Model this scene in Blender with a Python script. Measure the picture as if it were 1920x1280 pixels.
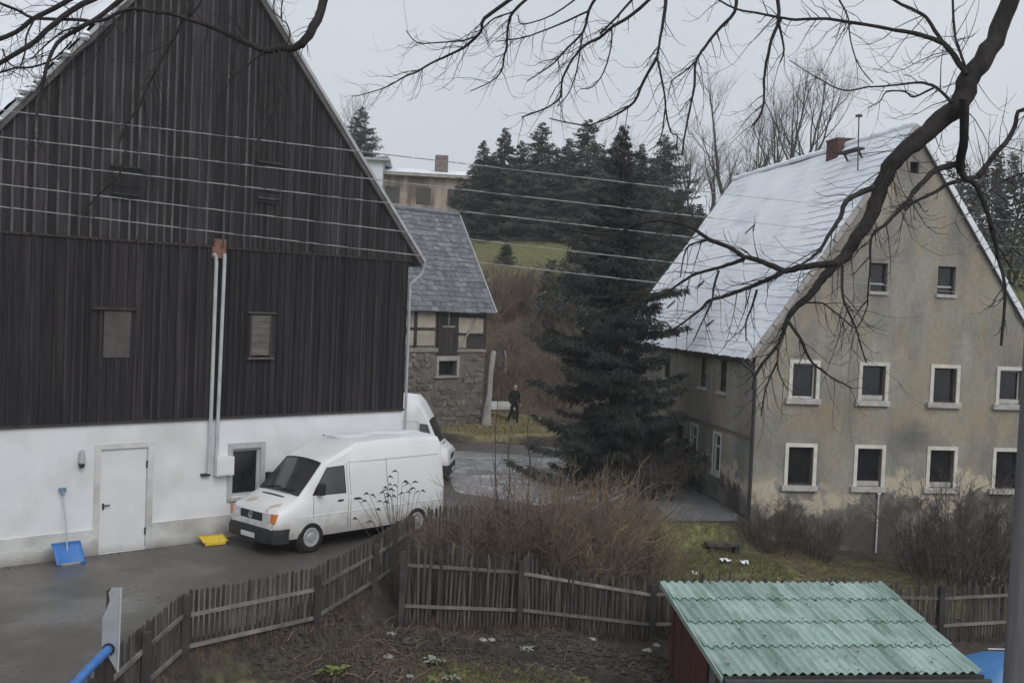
import bpy, bmesh, math, random
import numpy as np
from mathutils import Vector, Matrix

for o in list(bpy.data.objects):
    bpy.data.objects.remove(o, do_unlink=True)
scene = bpy.context.scene
col = scene.collection
R_ = math.radians

# ------------------------------------------------------------------ camera
FPX = 2100.0                       # focal length in photo pixels (1920 wide)
CAM = Vector((0, 0, 6.0))
PITCH = math.atan(69 / FPX)
ROLL = math.atan(0.0406)
FW = Vector((0, math.cos(PITCH), -math.sin(PITCH)))
_r0 = Vector((1, 0, 0)); _u0 = _r0.cross(FW)
RT = math.cos(ROLL) * _r0 + math.sin(ROLL) * _u0
UP = math.cos(ROLL) * _u0 - math.sin(ROLL) * _r0
cam_d = bpy.data.cameras.new('camera')
cam_d.sensor_width = 36; cam_d.lens = 36 * FPX / 1920
cam_d.clip_end = 3000; cam_d.clip_start = 0.1
cam = bpy.data.objects.new('camera', cam_d); col.objects.link(cam)
m3 = Matrix((RT, UP, -FW)).transposed()
cam.matrix_world = Matrix.Translation(CAM) @ m3.to_4x4()
scene.camera = cam

# ------------------------------------------------------------------ world, sun, exposure
SUN_EL, SUN_AZ = R_(40), R_(152)     # azimuth clockwise from +Y
world = bpy.data.worlds.new('World'); scene.world = world; world.use_nodes = True
wn = world.node_tree; wn.nodes.clear()
sky = wn.nodes.new('ShaderNodeTexSky'); sky.sky_type = 'NISHITA'; sky.sun_disc = False
sky.sun_elevation = SUN_EL; sky.sun_rotation = SUN_AZ; sky.dust_density = 4.0; sky.air_density = 1.5
mixw = wn.nodes.new('ShaderNodeMix'); mixw.data_type = 'RGBA'; mixw.inputs[0].default_value = 0.93
tcw = wn.nodes.new('ShaderNodeTexCoord')
nzw = wn.nodes.new('ShaderNodeTexNoise'); nzw.inputs['Scale'].default_value = 2.2; nzw.inputs['Detail'].default_value = 4
crw = wn.nodes.new('ShaderNodeValToRGB')
crw.color_ramp.elements[0].position = 0.3; crw.color_ramp.elements[0].color = (0.74, 0.80, 0.87, 1)
crw.color_ramp.elements[1].position = 0.7; crw.color_ramp.elements[1].color = (0.84, 0.88, 0.93, 1)
sclw = wn.nodes.new('ShaderNodeVectorMath'); sclw.operation = 'SCALE'; sclw.inputs['Scale'].default_value = 8.8
bgw = wn.nodes.new('ShaderNodeBackground'); bgw.inputs['Strength'].default_value = 0.1
outw = wn.nodes.new('ShaderNodeOutputWorld')
L = wn.links.new
L(tcw.outputs['Generated'], nzw.inputs['Vector']); L(nzw.outputs['Fac'], crw.inputs['Fac'])
L(crw.outputs['Color'], sclw.inputs[0])
L(sky.outputs['Color'], mixw.inputs[6]); L(sclw.outputs[0], mixw.inputs[7])
L(mixw.outputs[2], bgw.inputs['Color']); L(bgw.outputs[0], outw.inputs['Surface'])

sun_d = bpy.data.lights.new('sun', 'SUN'); sun_d.energy = 1.35; sun_d.angle = R_(40); sun_d.color = (1.0, 0.97, 0.93)
sun = bpy.data.objects.new('sun', sun_d); col.objects.link(sun)
sd = Vector((math.sin(SUN_AZ) * math.cos(SUN_EL), math.cos(SUN_AZ) * math.cos(SUN_EL), math.sin(SUN_EL)))
sun.rotation_euler = sd.to_track_quat('Z', 'Y').to_euler(); sun.location = (0, -10, 40)
scene.cycles.max_bounces = 6; scene.cycles.diffuse_bounces = 3; scene.cycles.glossy_bounces = 2; scene.cycles.volume_bounces = 0
scene.view_settings.view_transform = 'Standard'; scene.view_settings.look = 'None'
scene.view_settings.gamma = 1.0; scene.view_settings.exposure = 0.0; scene.view_settings.use_curve_mapping = False

# ------------------------------------------------------------------ point helpers
def ray(u, v): return FW + RT * ((u - 960) / FPX) - UP * ((v - 640) / FPX)
def at_y(u, v, Y):
    d = ray(u, v); return CAM + d * (Y / d.y)
def at_z(u, v, z):
    d = ray(u, v); return CAM + d * ((z - 6.0) / d.z)

# ------------------------------------------------------------------ materials
MATS = {}
def M(name, c1, c2=None, scale=3.0, rough=0.85, bump=0.0, bscale=None, stretch=(1, 1, 1), rnd=0.0, lo=0.35, hi=0.65,
      detail=6, metal=0.0, spec=0.3, c3=None, s3=1.0, lo3=0.55, hi3=0.65, stretch3=(1, 1, 1)):
    m = bpy.data.materials.new(name); m.use_nodes = True
    nt = m.node_tree; b = nt.nodes['Principled BSDF']; lk = nt.links.new
    b.inputs['Roughness'].default_value = rough; b.inputs['Metallic'].default_value = metal
    b.inputs['Specular IOR Level'].default_value = spec
    c2 = c2 or c1
    tc = nt.nodes.new('ShaderNodeTexCoord'); mp = nt.nodes.new('ShaderNodeMapping'); mp.inputs['Scale'].default_value = stretch
    lk(tc.outputs['Object'], mp.inputs['Vector'])
    vec = mp.outputs['Vector']
    if rnd:
        oi = nt.nodes.new('ShaderNodeObjectInfo')
        ad = nt.nodes.new('ShaderNodeVectorMath'); ad.operation = 'ADD'
        sc = nt.nodes.new('ShaderNodeMath'); sc.operation = 'MULTIPLY'; sc.inputs[1].default_value = 57.0
        lk(oi.outputs['Random'], sc.inputs[0]); lk(vec, ad.inputs[0]); lk(sc.outputs[0], ad.inputs[1]); vec = ad.outputs[0]
    nz = nt.nodes.new('ShaderNodeTexNoise'); nz.inputs['Scale'].default_value = scale; nz.inputs['Detail'].default_value = detail
    nz.inputs['Roughness'].default_value = 0.6
    lk(vec, nz.inputs['Vector'])
    cr = nt.nodes.new('ShaderNodeValToRGB')
    cr.color_ramp.elements[0].position = lo; cr.color_ramp.elements[0].color = (*c1, 1)
    cr.color_ramp.elements[1].position = hi; cr.color_ramp.elements[1].color = (*c2, 1)
    lk(nz.outputs['Fac'], cr.inputs['Fac']); out = cr.outputs['Color']
    if c3:
        mp3 = nt.nodes.new('ShaderNodeMapping'); mp3.inputs['Scale'].default_value = stretch3; mp3.inputs['Location'].default_value = (7.3, 3.1, 5.7)
        lk(tc.outputs['Object'], mp3.inputs['Vector'])
        n3 = nt.nodes.new('ShaderNodeTexNoise'); n3.inputs['Scale'].default_value = s3; n3.inputs['Detail'].default_value = 5
        lk(mp3.outputs['Vector'], n3.inputs['Vector'])
        mr = nt.nodes.new('ShaderNodeMapRange'); mr.inputs['From Min'].default_value = lo3; mr.inputs['From Max'].default_value = hi3
        lk(n3.outputs['Fac'], mr.inputs['Value'])
        mx = nt.nodes.new('ShaderNodeMix'); mx.data_type = 'RGBA'; mx.inputs[7].default_value = (*c3, 1)
        lk(mr.outputs[0], mx.inputs[0]); lk(out, mx.inputs[6]); out = mx.outputs[2]
    if rnd:
        hs = nt.nodes.new('ShaderNodeHueSaturation'); mr2 = nt.nodes.new('ShaderNodeMapRange')
        mr2.inputs['To Min'].default_value = 1 - rnd; mr2.inputs['To Max'].default_value = 1 + rnd
        lk(oi.outputs['Random'], mr2.inputs['Value']); lk(mr2.outputs[0], hs.inputs['Value'])
        lk(out, hs.inputs['Color']); out = hs.outputs['Color']
    lk(out, b.inputs['Base Color'])
    if bump:
        n2 = nt.nodes.new('ShaderNodeTexNoise'); n2.inputs['Scale'].default_value = bscale or scale * 4; n2.inputs['Detail'].default_value = 5
        lk(vec, n2.inputs['Vector'])
        bp = nt.nodes.new('ShaderNodeBump'); bp.inputs['Strength'].default_value = min(1.0, bump); bp.inputs['Distance'].default_value = 0.05
        lk(n2.outputs['Fac'], bp.inputs['Height']); lk(bp.outputs['Normal'], b.inputs['Normal'])
    MATS[name] = m
    return m

M('white_render', (0.68, 0.70, 0.73), (0.75, 0.775, 0.80), 0.9, 0.9, 0.10, 9, c3=(0.56, 0.56, 0.54), s3=0.8, lo3=0.5, hi3=0.8)
M('plinth', (0.55, 0.56, 0.55), (0.66, 0.66, 0.65), 1.6, 0.9, 0.3, 12, c3=(0.34, 0.33, 0.30), s3=0.9, lo3=0.5, hi3=0.75)
M('white_paint', (0.66, 0.68, 0.69), (0.72, 0.74, 0.75), 2.0, 0.55)
M('dull_frame', (0.36, 0.37, 0.39), (0.46, 0.47, 0.48), 3.0, 0.8)
M('board_upper', (0.020, 0.0185, 0.0195), (0.050, 0.0455, 0.0475), 2.2, 0.9, 0.5, 20, (5, 5, 0.35), 0.32)
M('batten', (0.045, 0.042, 0.0435), (0.112, 0.104, 0.107), 2.0, 0.9, 0.4, 16, (4, 4, 0.5), 0.28)
M('board_lower', (0.014, 0.0125, 0.015), (0.038, 0.034, 0.036), 2.0, 0.85, 0.5, 20, (6, 6, 0.3), 0.38, c3=(0.058, 0.050, 0.047), s3=1.2, lo3=0.55, hi3=0.8, stretch3=(5, 5, 0.2))
M('batten_lower', (0.018, 0.016, 0.018), (0.046, 0.041, 0.042), 2.0, 0.85, 0.4, 16, (4, 4, 0.4), 0.4)
M('dark_wood', (0.035, 0.031, 0.030), (0.07, 0.06, 0.056), 3.0, 0.85, 0.4, 20, (4, 4, 0.5), 0.2)
M('hatch_grey', (0.062, 0.059, 0.056), (0.095, 0.09, 0.086), 3.0, 0.85, 0.3, 18, rnd=0.15)
M('hatch_light', (0.10, 0.09, 0.088), (0.16, 0.145, 0.14), 3.0, 0.85, 0.3, 18, (1, 1, 5), 0.1)
M('black_gap', (0.012, 0.012, 0.013), None, 3, 0.9)
M('rust_sheet', (0.16, 0.075, 0.05), (0.24, 0.13, 0.095), 5, 0.85, c3=(0.08, 0.05, 0.04), s3=6, lo3=0.5, hi3=0.7)
M('zinc', (0.34, 0.36, 0.39), (0.46, 0.48, 0.51), 3.0, 0.5, metal=0.3, spec=0.5)
M('dark_metal', (0.03, 0.03, 0.032), (0.05, 0.05, 0.05), 4.0, 0.5)
M('snow', (0.72, 0.75, 0.80), (0.84, 0.86, 0.90), 1.6, 0.75, 0.35, 9)
M('snow_roof', (0.78, 0.81, 0.87), (0.87, 0.90, 0.94), 0.7, 0.75, 0.4, 12, c3=(0.50, 0.53, 0.60), s3=1.1, lo3=0.55, hi3=0.8, stretch3=(1, 0.35, 1))
M('roof_under', (0.09, 0.085, 0.085), (0.14, 0.13, 0.13), 3, 0.9)
M('slate', (0.105, 0.112, 0.125), (0.20, 0.21, 0.23), 2.5, 0.75, 0.3, 14, rnd=0.22)
M('brick_red', (0.085, 0.040, 0.037), (0.145, 0.078, 0.068), 7, 0.9, 0.4, 30)
M('brick_dull', (0.13, 0.10, 0.09), (0.20, 0.16, 0.14), 3, 0.9, 0.3)
M('cream_infill', (0.36, 0.32, 0.26), (0.47, 0.42, 0.35), 1.6, 0.9, 0.3, 12, rnd=0.12, c3=(0.24, 0.21, 0.18), s3=2.0, lo3=0.55, hi3=0.75)
M('timber', (0.040, 0.036, 0.034), (0.085, 0.075, 0.068), 3.0, 0.9, 0.3, 20, (2, 2, 2), 0.2)
M('timber_pale', (0.22, 0.20, 0.18), (0.34, 0.31, 0.28), 3.0, 0.9)
M('stone', (0.12, 0.108, 0.095), (0.25, 0.225, 0.20), 4.0, 0.95, 0.6, 18, rnd=0.35)
M('mortar', (0.12, 0.11, 0.10), (0.21, 0.19, 0.17), 2.2, 0.95, 0.5, 18)
M('pale_plaster', (0.30, 0.29, 0.28), (0.44, 0.42, 0.41), 2.5, 0.95, 0.4, 14)
M('glass_dark', (0.012, 0.013, 0.015), (0.022, 0.023, 0.026), 2.0, 0.12, spec=0.55)
M('van_glass', (0.030, 0.031, 0.033), (0.055, 0.056, 0.058), 1.5, 0.10, spec=0.9)
M('moss', (0.030, 0.040, 0.018), (0.065, 0.075, 0.035), 8, 0.95)
M('window_trim', (0.50, 0.48, 0.43), (0.64, 0.62, 0.57), 3.0, 0.85, 0.2, rnd=0.08)
M('sill_stone', (0.34, 0.33, 0.31), (0.48, 0.47, 0.45), 4.0, 0.9, 0.3)
M('reveal_ochre', (0.20, 0.145, 0.095), (0.29, 0.215, 0.15), 4.0, 0.9)
M('sash_white', (0.55, 0.56, 0.56), (0.66, 0.66, 0.66), 3.0, 0.6)
M('van_white', (0.70, 0.72, 0.735), (0.76, 0.775, 0.785), 0.9, 0.35, spec=0.5)
M('black_plastic', (0.018, 0.018, 0.02), (0.035, 0.035, 0.036), 4.0, 0.6)
M('rubber', (0.015, 0.015, 0.016), (0.032, 0.031, 0.03), 6.0, 0.85)
M('rim_steel', (0.42, 0.42, 0.43), (0.55, 0.55, 0.56), 5.0, 0.5, metal=0.4)
M('chrome', (0.55, 0.56, 0.58), None, 3, 0.25, metal=0.9)
M('lamp_clear', (0.50, 0.52, 0.55), (0.68, 0.70, 0.72), 9, 0.15, spec=0.6)
M('lamp_orange', (0.62, 0.17, 0.03), (0.72, 0.24, 0.06), 8, 0.25, spec=0.6)
M('lamp_red', (0.35, 0.02, 0.02), None, 8, 0.25)
M('van_dirt', (0.42, 0.36, 0.30), (0.56, 0.52, 0.47), 4, 0.8)
M('yard', (0.080, 0.075, 0.068), (0.125, 0.118, 0.107), 0.5, 0.5, 0.35, 10, c3=(0.105, 0.088, 0.078), s3=0.35, lo3=0.42, hi3=0.62, spec=0.4)
M('road', (0.20, 0.195, 0.20), (0.31, 0.30, 0.305), 1.3, 0.6, 0.3, 9, c3=(0.46, 0.47, 0.50), s3=1.5, lo3=0.52, hi3=0.68, spec=0.5)
M('path', (0.10, 0.10, 0.105), (0.15, 0.148, 0.15), 1.2, 0.7, 0.3, 9)
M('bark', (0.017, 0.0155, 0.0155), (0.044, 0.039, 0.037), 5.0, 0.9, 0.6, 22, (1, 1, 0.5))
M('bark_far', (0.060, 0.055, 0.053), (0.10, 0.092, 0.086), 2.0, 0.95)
M('twig_brown', (0.105, 0.080, 0.064), (0.20, 0.155, 0.12), 1.2, 0.95)
M('twig_ochre', (0.145, 0.112, 0.080), (0.245, 0.190, 0.135), 1.2, 0.95)
M('twig_dark', (0.050, 0.040, 0.036), (0.10, 0.082, 0.072), 1.2, 0.95)
M('needles', (0.020, 0.0235, 0.0225), (0.053, 0.057, 0.053), 0.8, 0.95, c3=(0.085, 0.078, 0.068), s3=1.1, lo3=0.58, hi3=0.75)
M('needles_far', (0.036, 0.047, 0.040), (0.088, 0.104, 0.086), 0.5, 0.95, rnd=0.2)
M('leaf_dark', (0.030, 0.026, 0.024), (0.06, 0.05, 0.045), 3.0, 0.8)
M('grass', (0.088, 0.084, 0.040), (0.165, 0.152, 0.078), 1.5, 0.95)
M('dry_grass', (0.19, 0.165, 0.085), (0.31, 0.27, 0.145), 1.5, 0.95)
M('litter', (0.07, 0.05, 0.037), (0.17, 0.125, 0.09), 2.5, 0.95)
M('picket_wood', (0.042, 0.038, 0.036), (0.118, 0.108, 0.100), 3.0, 0.9, 0.4, 18, (4, 4, 0.6), 0.4)
M('rail_wood', (0.12, 0.112, 0.105), (0.24, 0.225, 0.212), 2.0, 0.9, 0.3, rnd=0.25)
M('post_wood', (0.035, 0.032, 0.031), (0.075, 0.068, 0.064), 2.0, 0.9, 0.3, rnd=0.2)
M('eternit_green', (0.265, 0.372, 0.335), (0.355, 0.468, 0.428), 1.6, 0.75, 0.25, 16, rnd=0.15, c3=(0.150, 0.225, 0.180), s3=1.4, lo3=0.50, hi3=0.74, stretch3=(3, 0.5, 1))
M('shed_red', (0.085, 0.030, 0.027), (0.135, 0.052, 0.045), 2.5, 0.85, 0.3, 18, (4, 4, 0.5), 0.18)
M('shed_grey', (0.13, 0.13, 0.14), (0.19, 0.19, 0.20), 2.5, 0.85)
M('blue_plastic', (0.030, 0.15, 0.47), (0.06, 0.21, 0.55), 4.0, 0.5, spec=0.4, c3=(0.12, 0.17, 0.28), s3=7, lo3=0.52, hi3=0.75)
M('yellow_plastic', (0.70, 0.48, 0.03), (0.78, 0.56, 0.06), 4.0, 0.55, spec=0.4, c3=(0.40, 0.31, 0.12), s3=7, lo3=0.55, hi3=0.8)
M('handle_pale', (0.40, 0.42, 0.44), (0.50, 0.52, 0.54), 4.0, 0.7)
M('grip_blue', (0.16, 0.26, 0.36), None, 4.0, 0.6)
M('blue_paint', (0.035, 0.17, 0.42), (0.05, 0.21, 0.48), 2.0, 0.3, spec=0.5)
M('concrete', (0.055, 0.053, 0.05), (0.105, 0.10, 0.095), 1.2, 0.95, 0.4, 12, c3=(0.085, 0.085, 0.08), s3=0.7, lo3=0.5, hi3=0.7)
M('pole_wood', (0.11, 0.107, 0.11), (0.18, 0.175, 0.178), 2.0, 0.9, 0.4, 14, (4, 4, 0.3))
M('pole_edge', (0.26, 0.26, 0.265), (0.34, 0.34, 0.345), 3.0, 0.6, metal=0.2)
M('wire_snow', (0.26, 0.265, 0.28), (0.42, 0.43, 0.45), 5.0, 0.8)
M('cloth_black', (0.012, 0.012, 0.014), (0.022, 0.022, 0.024), 6.0, 0.95)
M('skin', (0.42, 0.28, 0.22), None, 5.0, 0.6)
M('hair_grey', (0.40, 0.39, 0.38), None, 9.0, 0.9)
M('pale_stone', (0.22, 0.215, 0.20), (0.40, 0.39, 0.37), 5.0, 0.95, 0.5)
M('pale_leaf', (0.20, 0.22, 0.16), (0.38, 0.40, 0.33), 5.0, 0.9)
M('green_leaf', (0.11, 0.13, 0.04), (0.22, 0.23, 0.08), 5.0, 0.9)
M('hill_wall', (0.30, 0.25, 0.20), (0.40, 0.34, 0.28), 0.35, 0.95, c3=(0.16, 0.13, 0.11), s3=0.9, lo3=0.45, hi3=0.6, stretch3=(1.2, 1, 0.25))
M('hill_white', (0.62, 0.66, 0.72), (0.68, 0.72, 0.77), 0.5, 0.9)
M('tarp_black', (0.022, 0.021, 0.026), (0.04, 0.038, 0.045), 2.0, 0.7)
M('garden_soil', (0.040, 0.034, 0.030), (0.085, 0.073, 0.062), 2.0, 0.95, 0.6, 8)

def splash(name, top, c):
    nt = MATS[name].node_tree; b = nt.nodes['Principled BSDF']; lk = nt.links.new; src = b.inputs['Base Color'].links[0].from_socket
    tc = nt.nodes.new('ShaderNodeTexCoord'); sp = nt.nodes.new('ShaderNodeSeparateXYZ'); lk(tc.outputs['Object'], sp.inputs[0]); n = nt.nodes.new('ShaderNodeTexNoise'); n.inputs['Scale'].default_value = 1.6; n.inputs['Detail'].default_value = 8; lk(tc.outputs['Object'], n.inputs['Vector'])
    ad = nt.nodes.new('ShaderNodeMath'); ad.operation = 'MULTIPLY_ADD'; ad.inputs[1].default_value = -top*2.2; lk(n.outputs['Fac'], ad.inputs[0]); lk(sp.outputs['Z'], ad.inputs[2])
    mr = nt.nodes.new('ShaderNodeMapRange'); mr.inputs['From Min'].default_value = 0.0; mr.inputs['From Max'].default_value = -top*1.3; mr.inputs['To Max'].default_value = .85; lk(ad.outputs[0], mr.inputs['Value'])
    mx = nt.nodes.new('ShaderNodeMix'); mx.data_type = 'RGBA'; mx.inputs[7].default_value = (*c, 1); lk(mr.outputs[0], mx.inputs[0]); lk(src, mx.inputs[6]); lk(mx.outputs[2], b.inputs['Base Color'])
splash('plinth', .28, (.17, .155, .135)); splash('white_paint', .2, (.36, .34, .31))
def wet_patches(name, lo, hi, scale):
    nt = MATS[name].node_tree; b = nt.nodes['Principled BSDF']; tc = nt.nodes.new('ShaderNodeTexCoord'); n = nt.nodes.new('ShaderNodeTexNoise')
    n.inputs['Scale'].default_value = scale; n.inputs['Detail'].default_value = 6; nt.links.new(tc.outputs['Object'], n.inputs['Vector'])
    r = nt.nodes.new('ShaderNodeMapRange'); r.inputs['From Min'].default_value = .38; r.inputs['From Max'].default_value = .62; r.inputs['To Min'].default_value = lo; r.inputs['To Max'].default_value = hi
    nt.links.new(n.outputs['Fac'], r.inputs['Value']); nt.links.new(r.outputs[0], b.inputs['Roughness'])
wet_patches('yard', .22, .62, .45); wet_patches('road', .2, .6, .6)
def facade_material():
    """weathered tan render: grey and ochre staining, damp flaking band above the ground"""
    m = bpy.data.materials.new('house_render'); m.use_nodes = True; nt = m.node_tree; lk = nt.links.new
    b = nt.nodes['Principled BSDF']; b.inputs['Roughness'].default_value = 0.95; b.inputs['Specular IOR Level'].default_value = 0.15
    tc = nt.nodes.new('ShaderNodeTexCoord'); sep = nt.nodes.new('ShaderNodeSeparateXYZ'); lk(tc.outputs['Object'], sep.inputs[0])
    def noise(scale, stretch=(1, 1, 1), loc=(0, 0, 0), detail=6, rough=0.6):
        mp = nt.nodes.new('ShaderNodeMapping'); mp.inputs['Scale'].default_value = stretch; mp.inputs['Location'].default_value = loc
        lk(tc.outputs['Object'], mp.inputs['Vector'])
        n = nt.nodes.new('ShaderNodeTexNoise'); n.inputs['Scale'].default_value = scale; n.inputs['Detail'].default_value = detail; n.inputs['Roughness'].default_value = rough
        lk(mp.outputs['Vector'], n.inputs['Vector']); return n.outputs['Fac']
    def rng(v, a, c, lo=0.0, hi=1.0):
        r = nt.nodes.new('ShaderNodeMapRange'); r.inputs['From Min'].default_value = a; r.inputs['From Max'].default_value = c
        r.inputs['To Min'].default_value = lo; r.inputs['To Max'].default_value = hi
        lk(v, r.inputs['Value']); return r.outputs[0]
    def math_(op, a, c):
        n = nt.nodes.new('ShaderNodeMath'); n.operation = op
        for i, q in enumerate((a, c)):
            if isinstance(q, (int, float)): n.inputs[i].default_value = q
            else: lk(q, n.inputs[i])
        return n.outputs[0]
    def mix(f, a, c):
        n = nt.nodes.new('ShaderNodeMix'); n.data_type = 'RGBA'; lk(f, n.inputs[0])
        for i, q in ((6, a), (7, c)):
            if isinstance(q, tuple): n.inputs[i].default_value = (*q, 1)
            else: lk(q, n.inputs[i])
        return n.outputs[2]
    x, y, z = sep.outputs
    base = mix(rng(noise(0.55), 0.35, 0.65), (0.275, 0.262, 0.225), (0.35, 0.328, 0.280))
    base = mix(rng(noise(1.6, (1, 1, 0.35), (3, 1, 2)), 0.46, 0.68, 0, 0.8), base, (0.325, 0.270, 0.190))
    base = mix(rng(noise(0.9, (1.2, 1, 0.45), (9, 4, 1)), 0.44, 0.66, 0, 0.85), base, (0.185, 0.182, 0.172))
    # ochre below the upper windows and a dark mossy patch between the second and third window
    och = math_('MULTIPLY', rng(z, 2.2, 3.0), rng(z, 3.6, 3.3))
    base = mix(math_('MULTIPLY', och, rng(noise(0.8, (1, 1, 0.6), (2, 8, 5)), 0.45, 0.6, 0, 0.55)), base, (0.345, 0.265, 0.17))
    dx = math_('MULTIPLY', math_('SUBTRACT', x, 5.05), 1.35); dz = math_('MULTIPLY', math_('SUBTRACT', z, 2.45), 2.1)
    dist = math_('SQRT', math_('ADD', math_('MULTIPLY', dx, dx), math_('MULTIPLY', dz, dz)), 0)
    patch = rng(math_('ADD', dist, math_('MULTIPLY', noise(1.8, (1, 1, 2.2)), 1.4)), 2.0, 0.9, 0, 0.7)
    base = mix(patch, base, (0.105, 0.115, 0.105))
    # damp zone at the foot: edge follows a noise line
    z = math_('ADD', z, math_('MULTIPLY', math_('SUBTRACT', noise(2.6, (1, 1, 1), (4, 0, 7), 8, 0.7), 0.5), 1.1))
    edge = math_('ADD', z, math_('MULTIPLY', math_('SUBTRACT', noise(0.75, (1, 1, 0.8), (5, 5, 5)), 0.5), -3.9))
    flake = math_('MULTIPLY', rng(edge, 1.35, 1.05), rng(noise(1.7, (1, 1, 1), (1, 2, 9), 8), 0.43, 0.49))
    base = mix(flake, base, (0.47, 0.42, 0.33))
    damp = rng(edge, 0.62, 0.48)
    damp = math_('MULTIPLY', damp, 0.9)
    base = mix(damp, base, mix(rng(noise(0.8, (1, 1, 1), (8, 1, 3)), 0.44, 0.56), (0.070, 0.060, 0.055), (0.19, 0.182, 0.17)))
    fine = mix(rng(noise(9.0, (1, 1, 0.6), (0, 6, 0), 4), 0.3, 0.7), (0.86, 0.86, 0.86), (1.08, 1.08, 1.08))
    mul = nt.nodes.new('ShaderNodeMix'); mul.data_type = 'RGBA'; mul.blend_type = 'MULTIPLY'; mul.inputs[0].default_value = 1
    lk(base, mul.inputs[6]); lk(fine, mul.inputs[7]); lk(mul.outputs[2], b.inputs['Base Color'])
    bp = nt.nodes.new('ShaderNodeBump'); bp.inputs['Strength'].default_value = 0.4; bp.inputs['Distance'].default_value = 0.03
    lk(math_('SUBTRACT', noise(14.0), math_('MULTIPLY', damp, 0.6)), bp.inputs['Height']); lk(bp.outputs['Normal'], b.inputs['Normal'])
    MATS['house_render'] = m
facade_material()

def add_van_stains():
    """rust streaks on the bonnet and road dirt along the sills of the van paint"""
    m = MATS['van_white']; nt = m.node_tree; lk = nt.links.new; b = nt.nodes['Principled BSDF']
    src = b.inputs['Base Color'].links[0].from_socket
    tc = nt.nodes.new('ShaderNodeTexCoord'); nz = nt.nodes.new('ShaderNodeTexNoise'); nz.inputs['Scale'].default_value = 5; nz.inputs['Detail'].default_value = 5
    lk(tc.outputs['Object'], nz.inputs['Vector'])
    for (cx, cy, cz), rad, c in (((2.52, 0.62, 1.03), 0.2, (0.42, 0.26, 0.11)), ((2.5, -0.35, 1.1), 0.2, (0.48, 0.40, 0.30)), ((2.65, 0.5, 0.98), 0.13, (0.40, 0.25, 0.12))):
        mp = nt.nodes.new('ShaderNodeMapping'); mp.vector_type = 'POINT'; mp.inputs['Location'].default_value = (-cx, -cy, -cz)
        lk(tc.outputs['Object'], mp.inputs['Vector'])
        ln = nt.nodes.new('ShaderNodeVectorMath'); ln.operation = 'LENGTH'; lk(mp.outputs['Vector'], ln.inputs[0])
        ad = nt.nodes.new('ShaderNodeMath'); ad.operation = 'MULTIPLY_ADD'; ad.inputs[1].default_value = 0.35; lk(nz.outputs['Fac'], ad.inputs[0]); lk(ln.outputs['Value'], ad.inputs[2])
        mr = nt.nodes.new('ShaderNodeMapRange'); mr.inputs['From Min'].default_value = rad + 0.16; mr.inputs['From Max'].default_value = rad + 0.06; mr.inputs['To Max'].default_value = 0.8
        lk(ad.outputs[0], mr.inputs['Value'])
        mx = nt.nodes.new('ShaderNodeMix'); mx.data_type = 'RGBA'; mx.inputs[7].default_value = (*c, 1)
        lk(mr.outputs[0], mx.inputs[0]); lk(src, mx.inputs[6]); src = mx.outputs[2]
    sp = nt.nodes.new('ShaderNodeSeparateXYZ'); lk(tc.outputs['Object'], sp.inputs[0])
    ad = nt.nodes.new('ShaderNodeMath'); ad.operation = 'MULTIPLY_ADD'; ad.inputs[1].default_value = -0.9; lk(nz.outputs['Fac'], ad.inputs[0]); lk(sp.outputs['Z'], ad.inputs[2])
    mr = nt.nodes.new('ShaderNodeMapRange'); mr.inputs['From Min'].default_value = 0.45; mr.inputs['From Max'].default_value = 0.0; mr.inputs['To Max'].default_value = 0.7
    lk(ad.outputs[0], mr.inputs['Value'])
    mx = nt.nodes.new('ShaderNodeMix'); mx.data_type = 'RGBA'; mx.inputs[7].default_value = (0.38, 0.35, 0.31, 1)
    lk(mr.outputs[0], mx.inputs[0]); lk(src, mx.inputs[6]); lk(mx.outputs[2], b.inputs['Base Color'])
add_van_stains()

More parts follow.
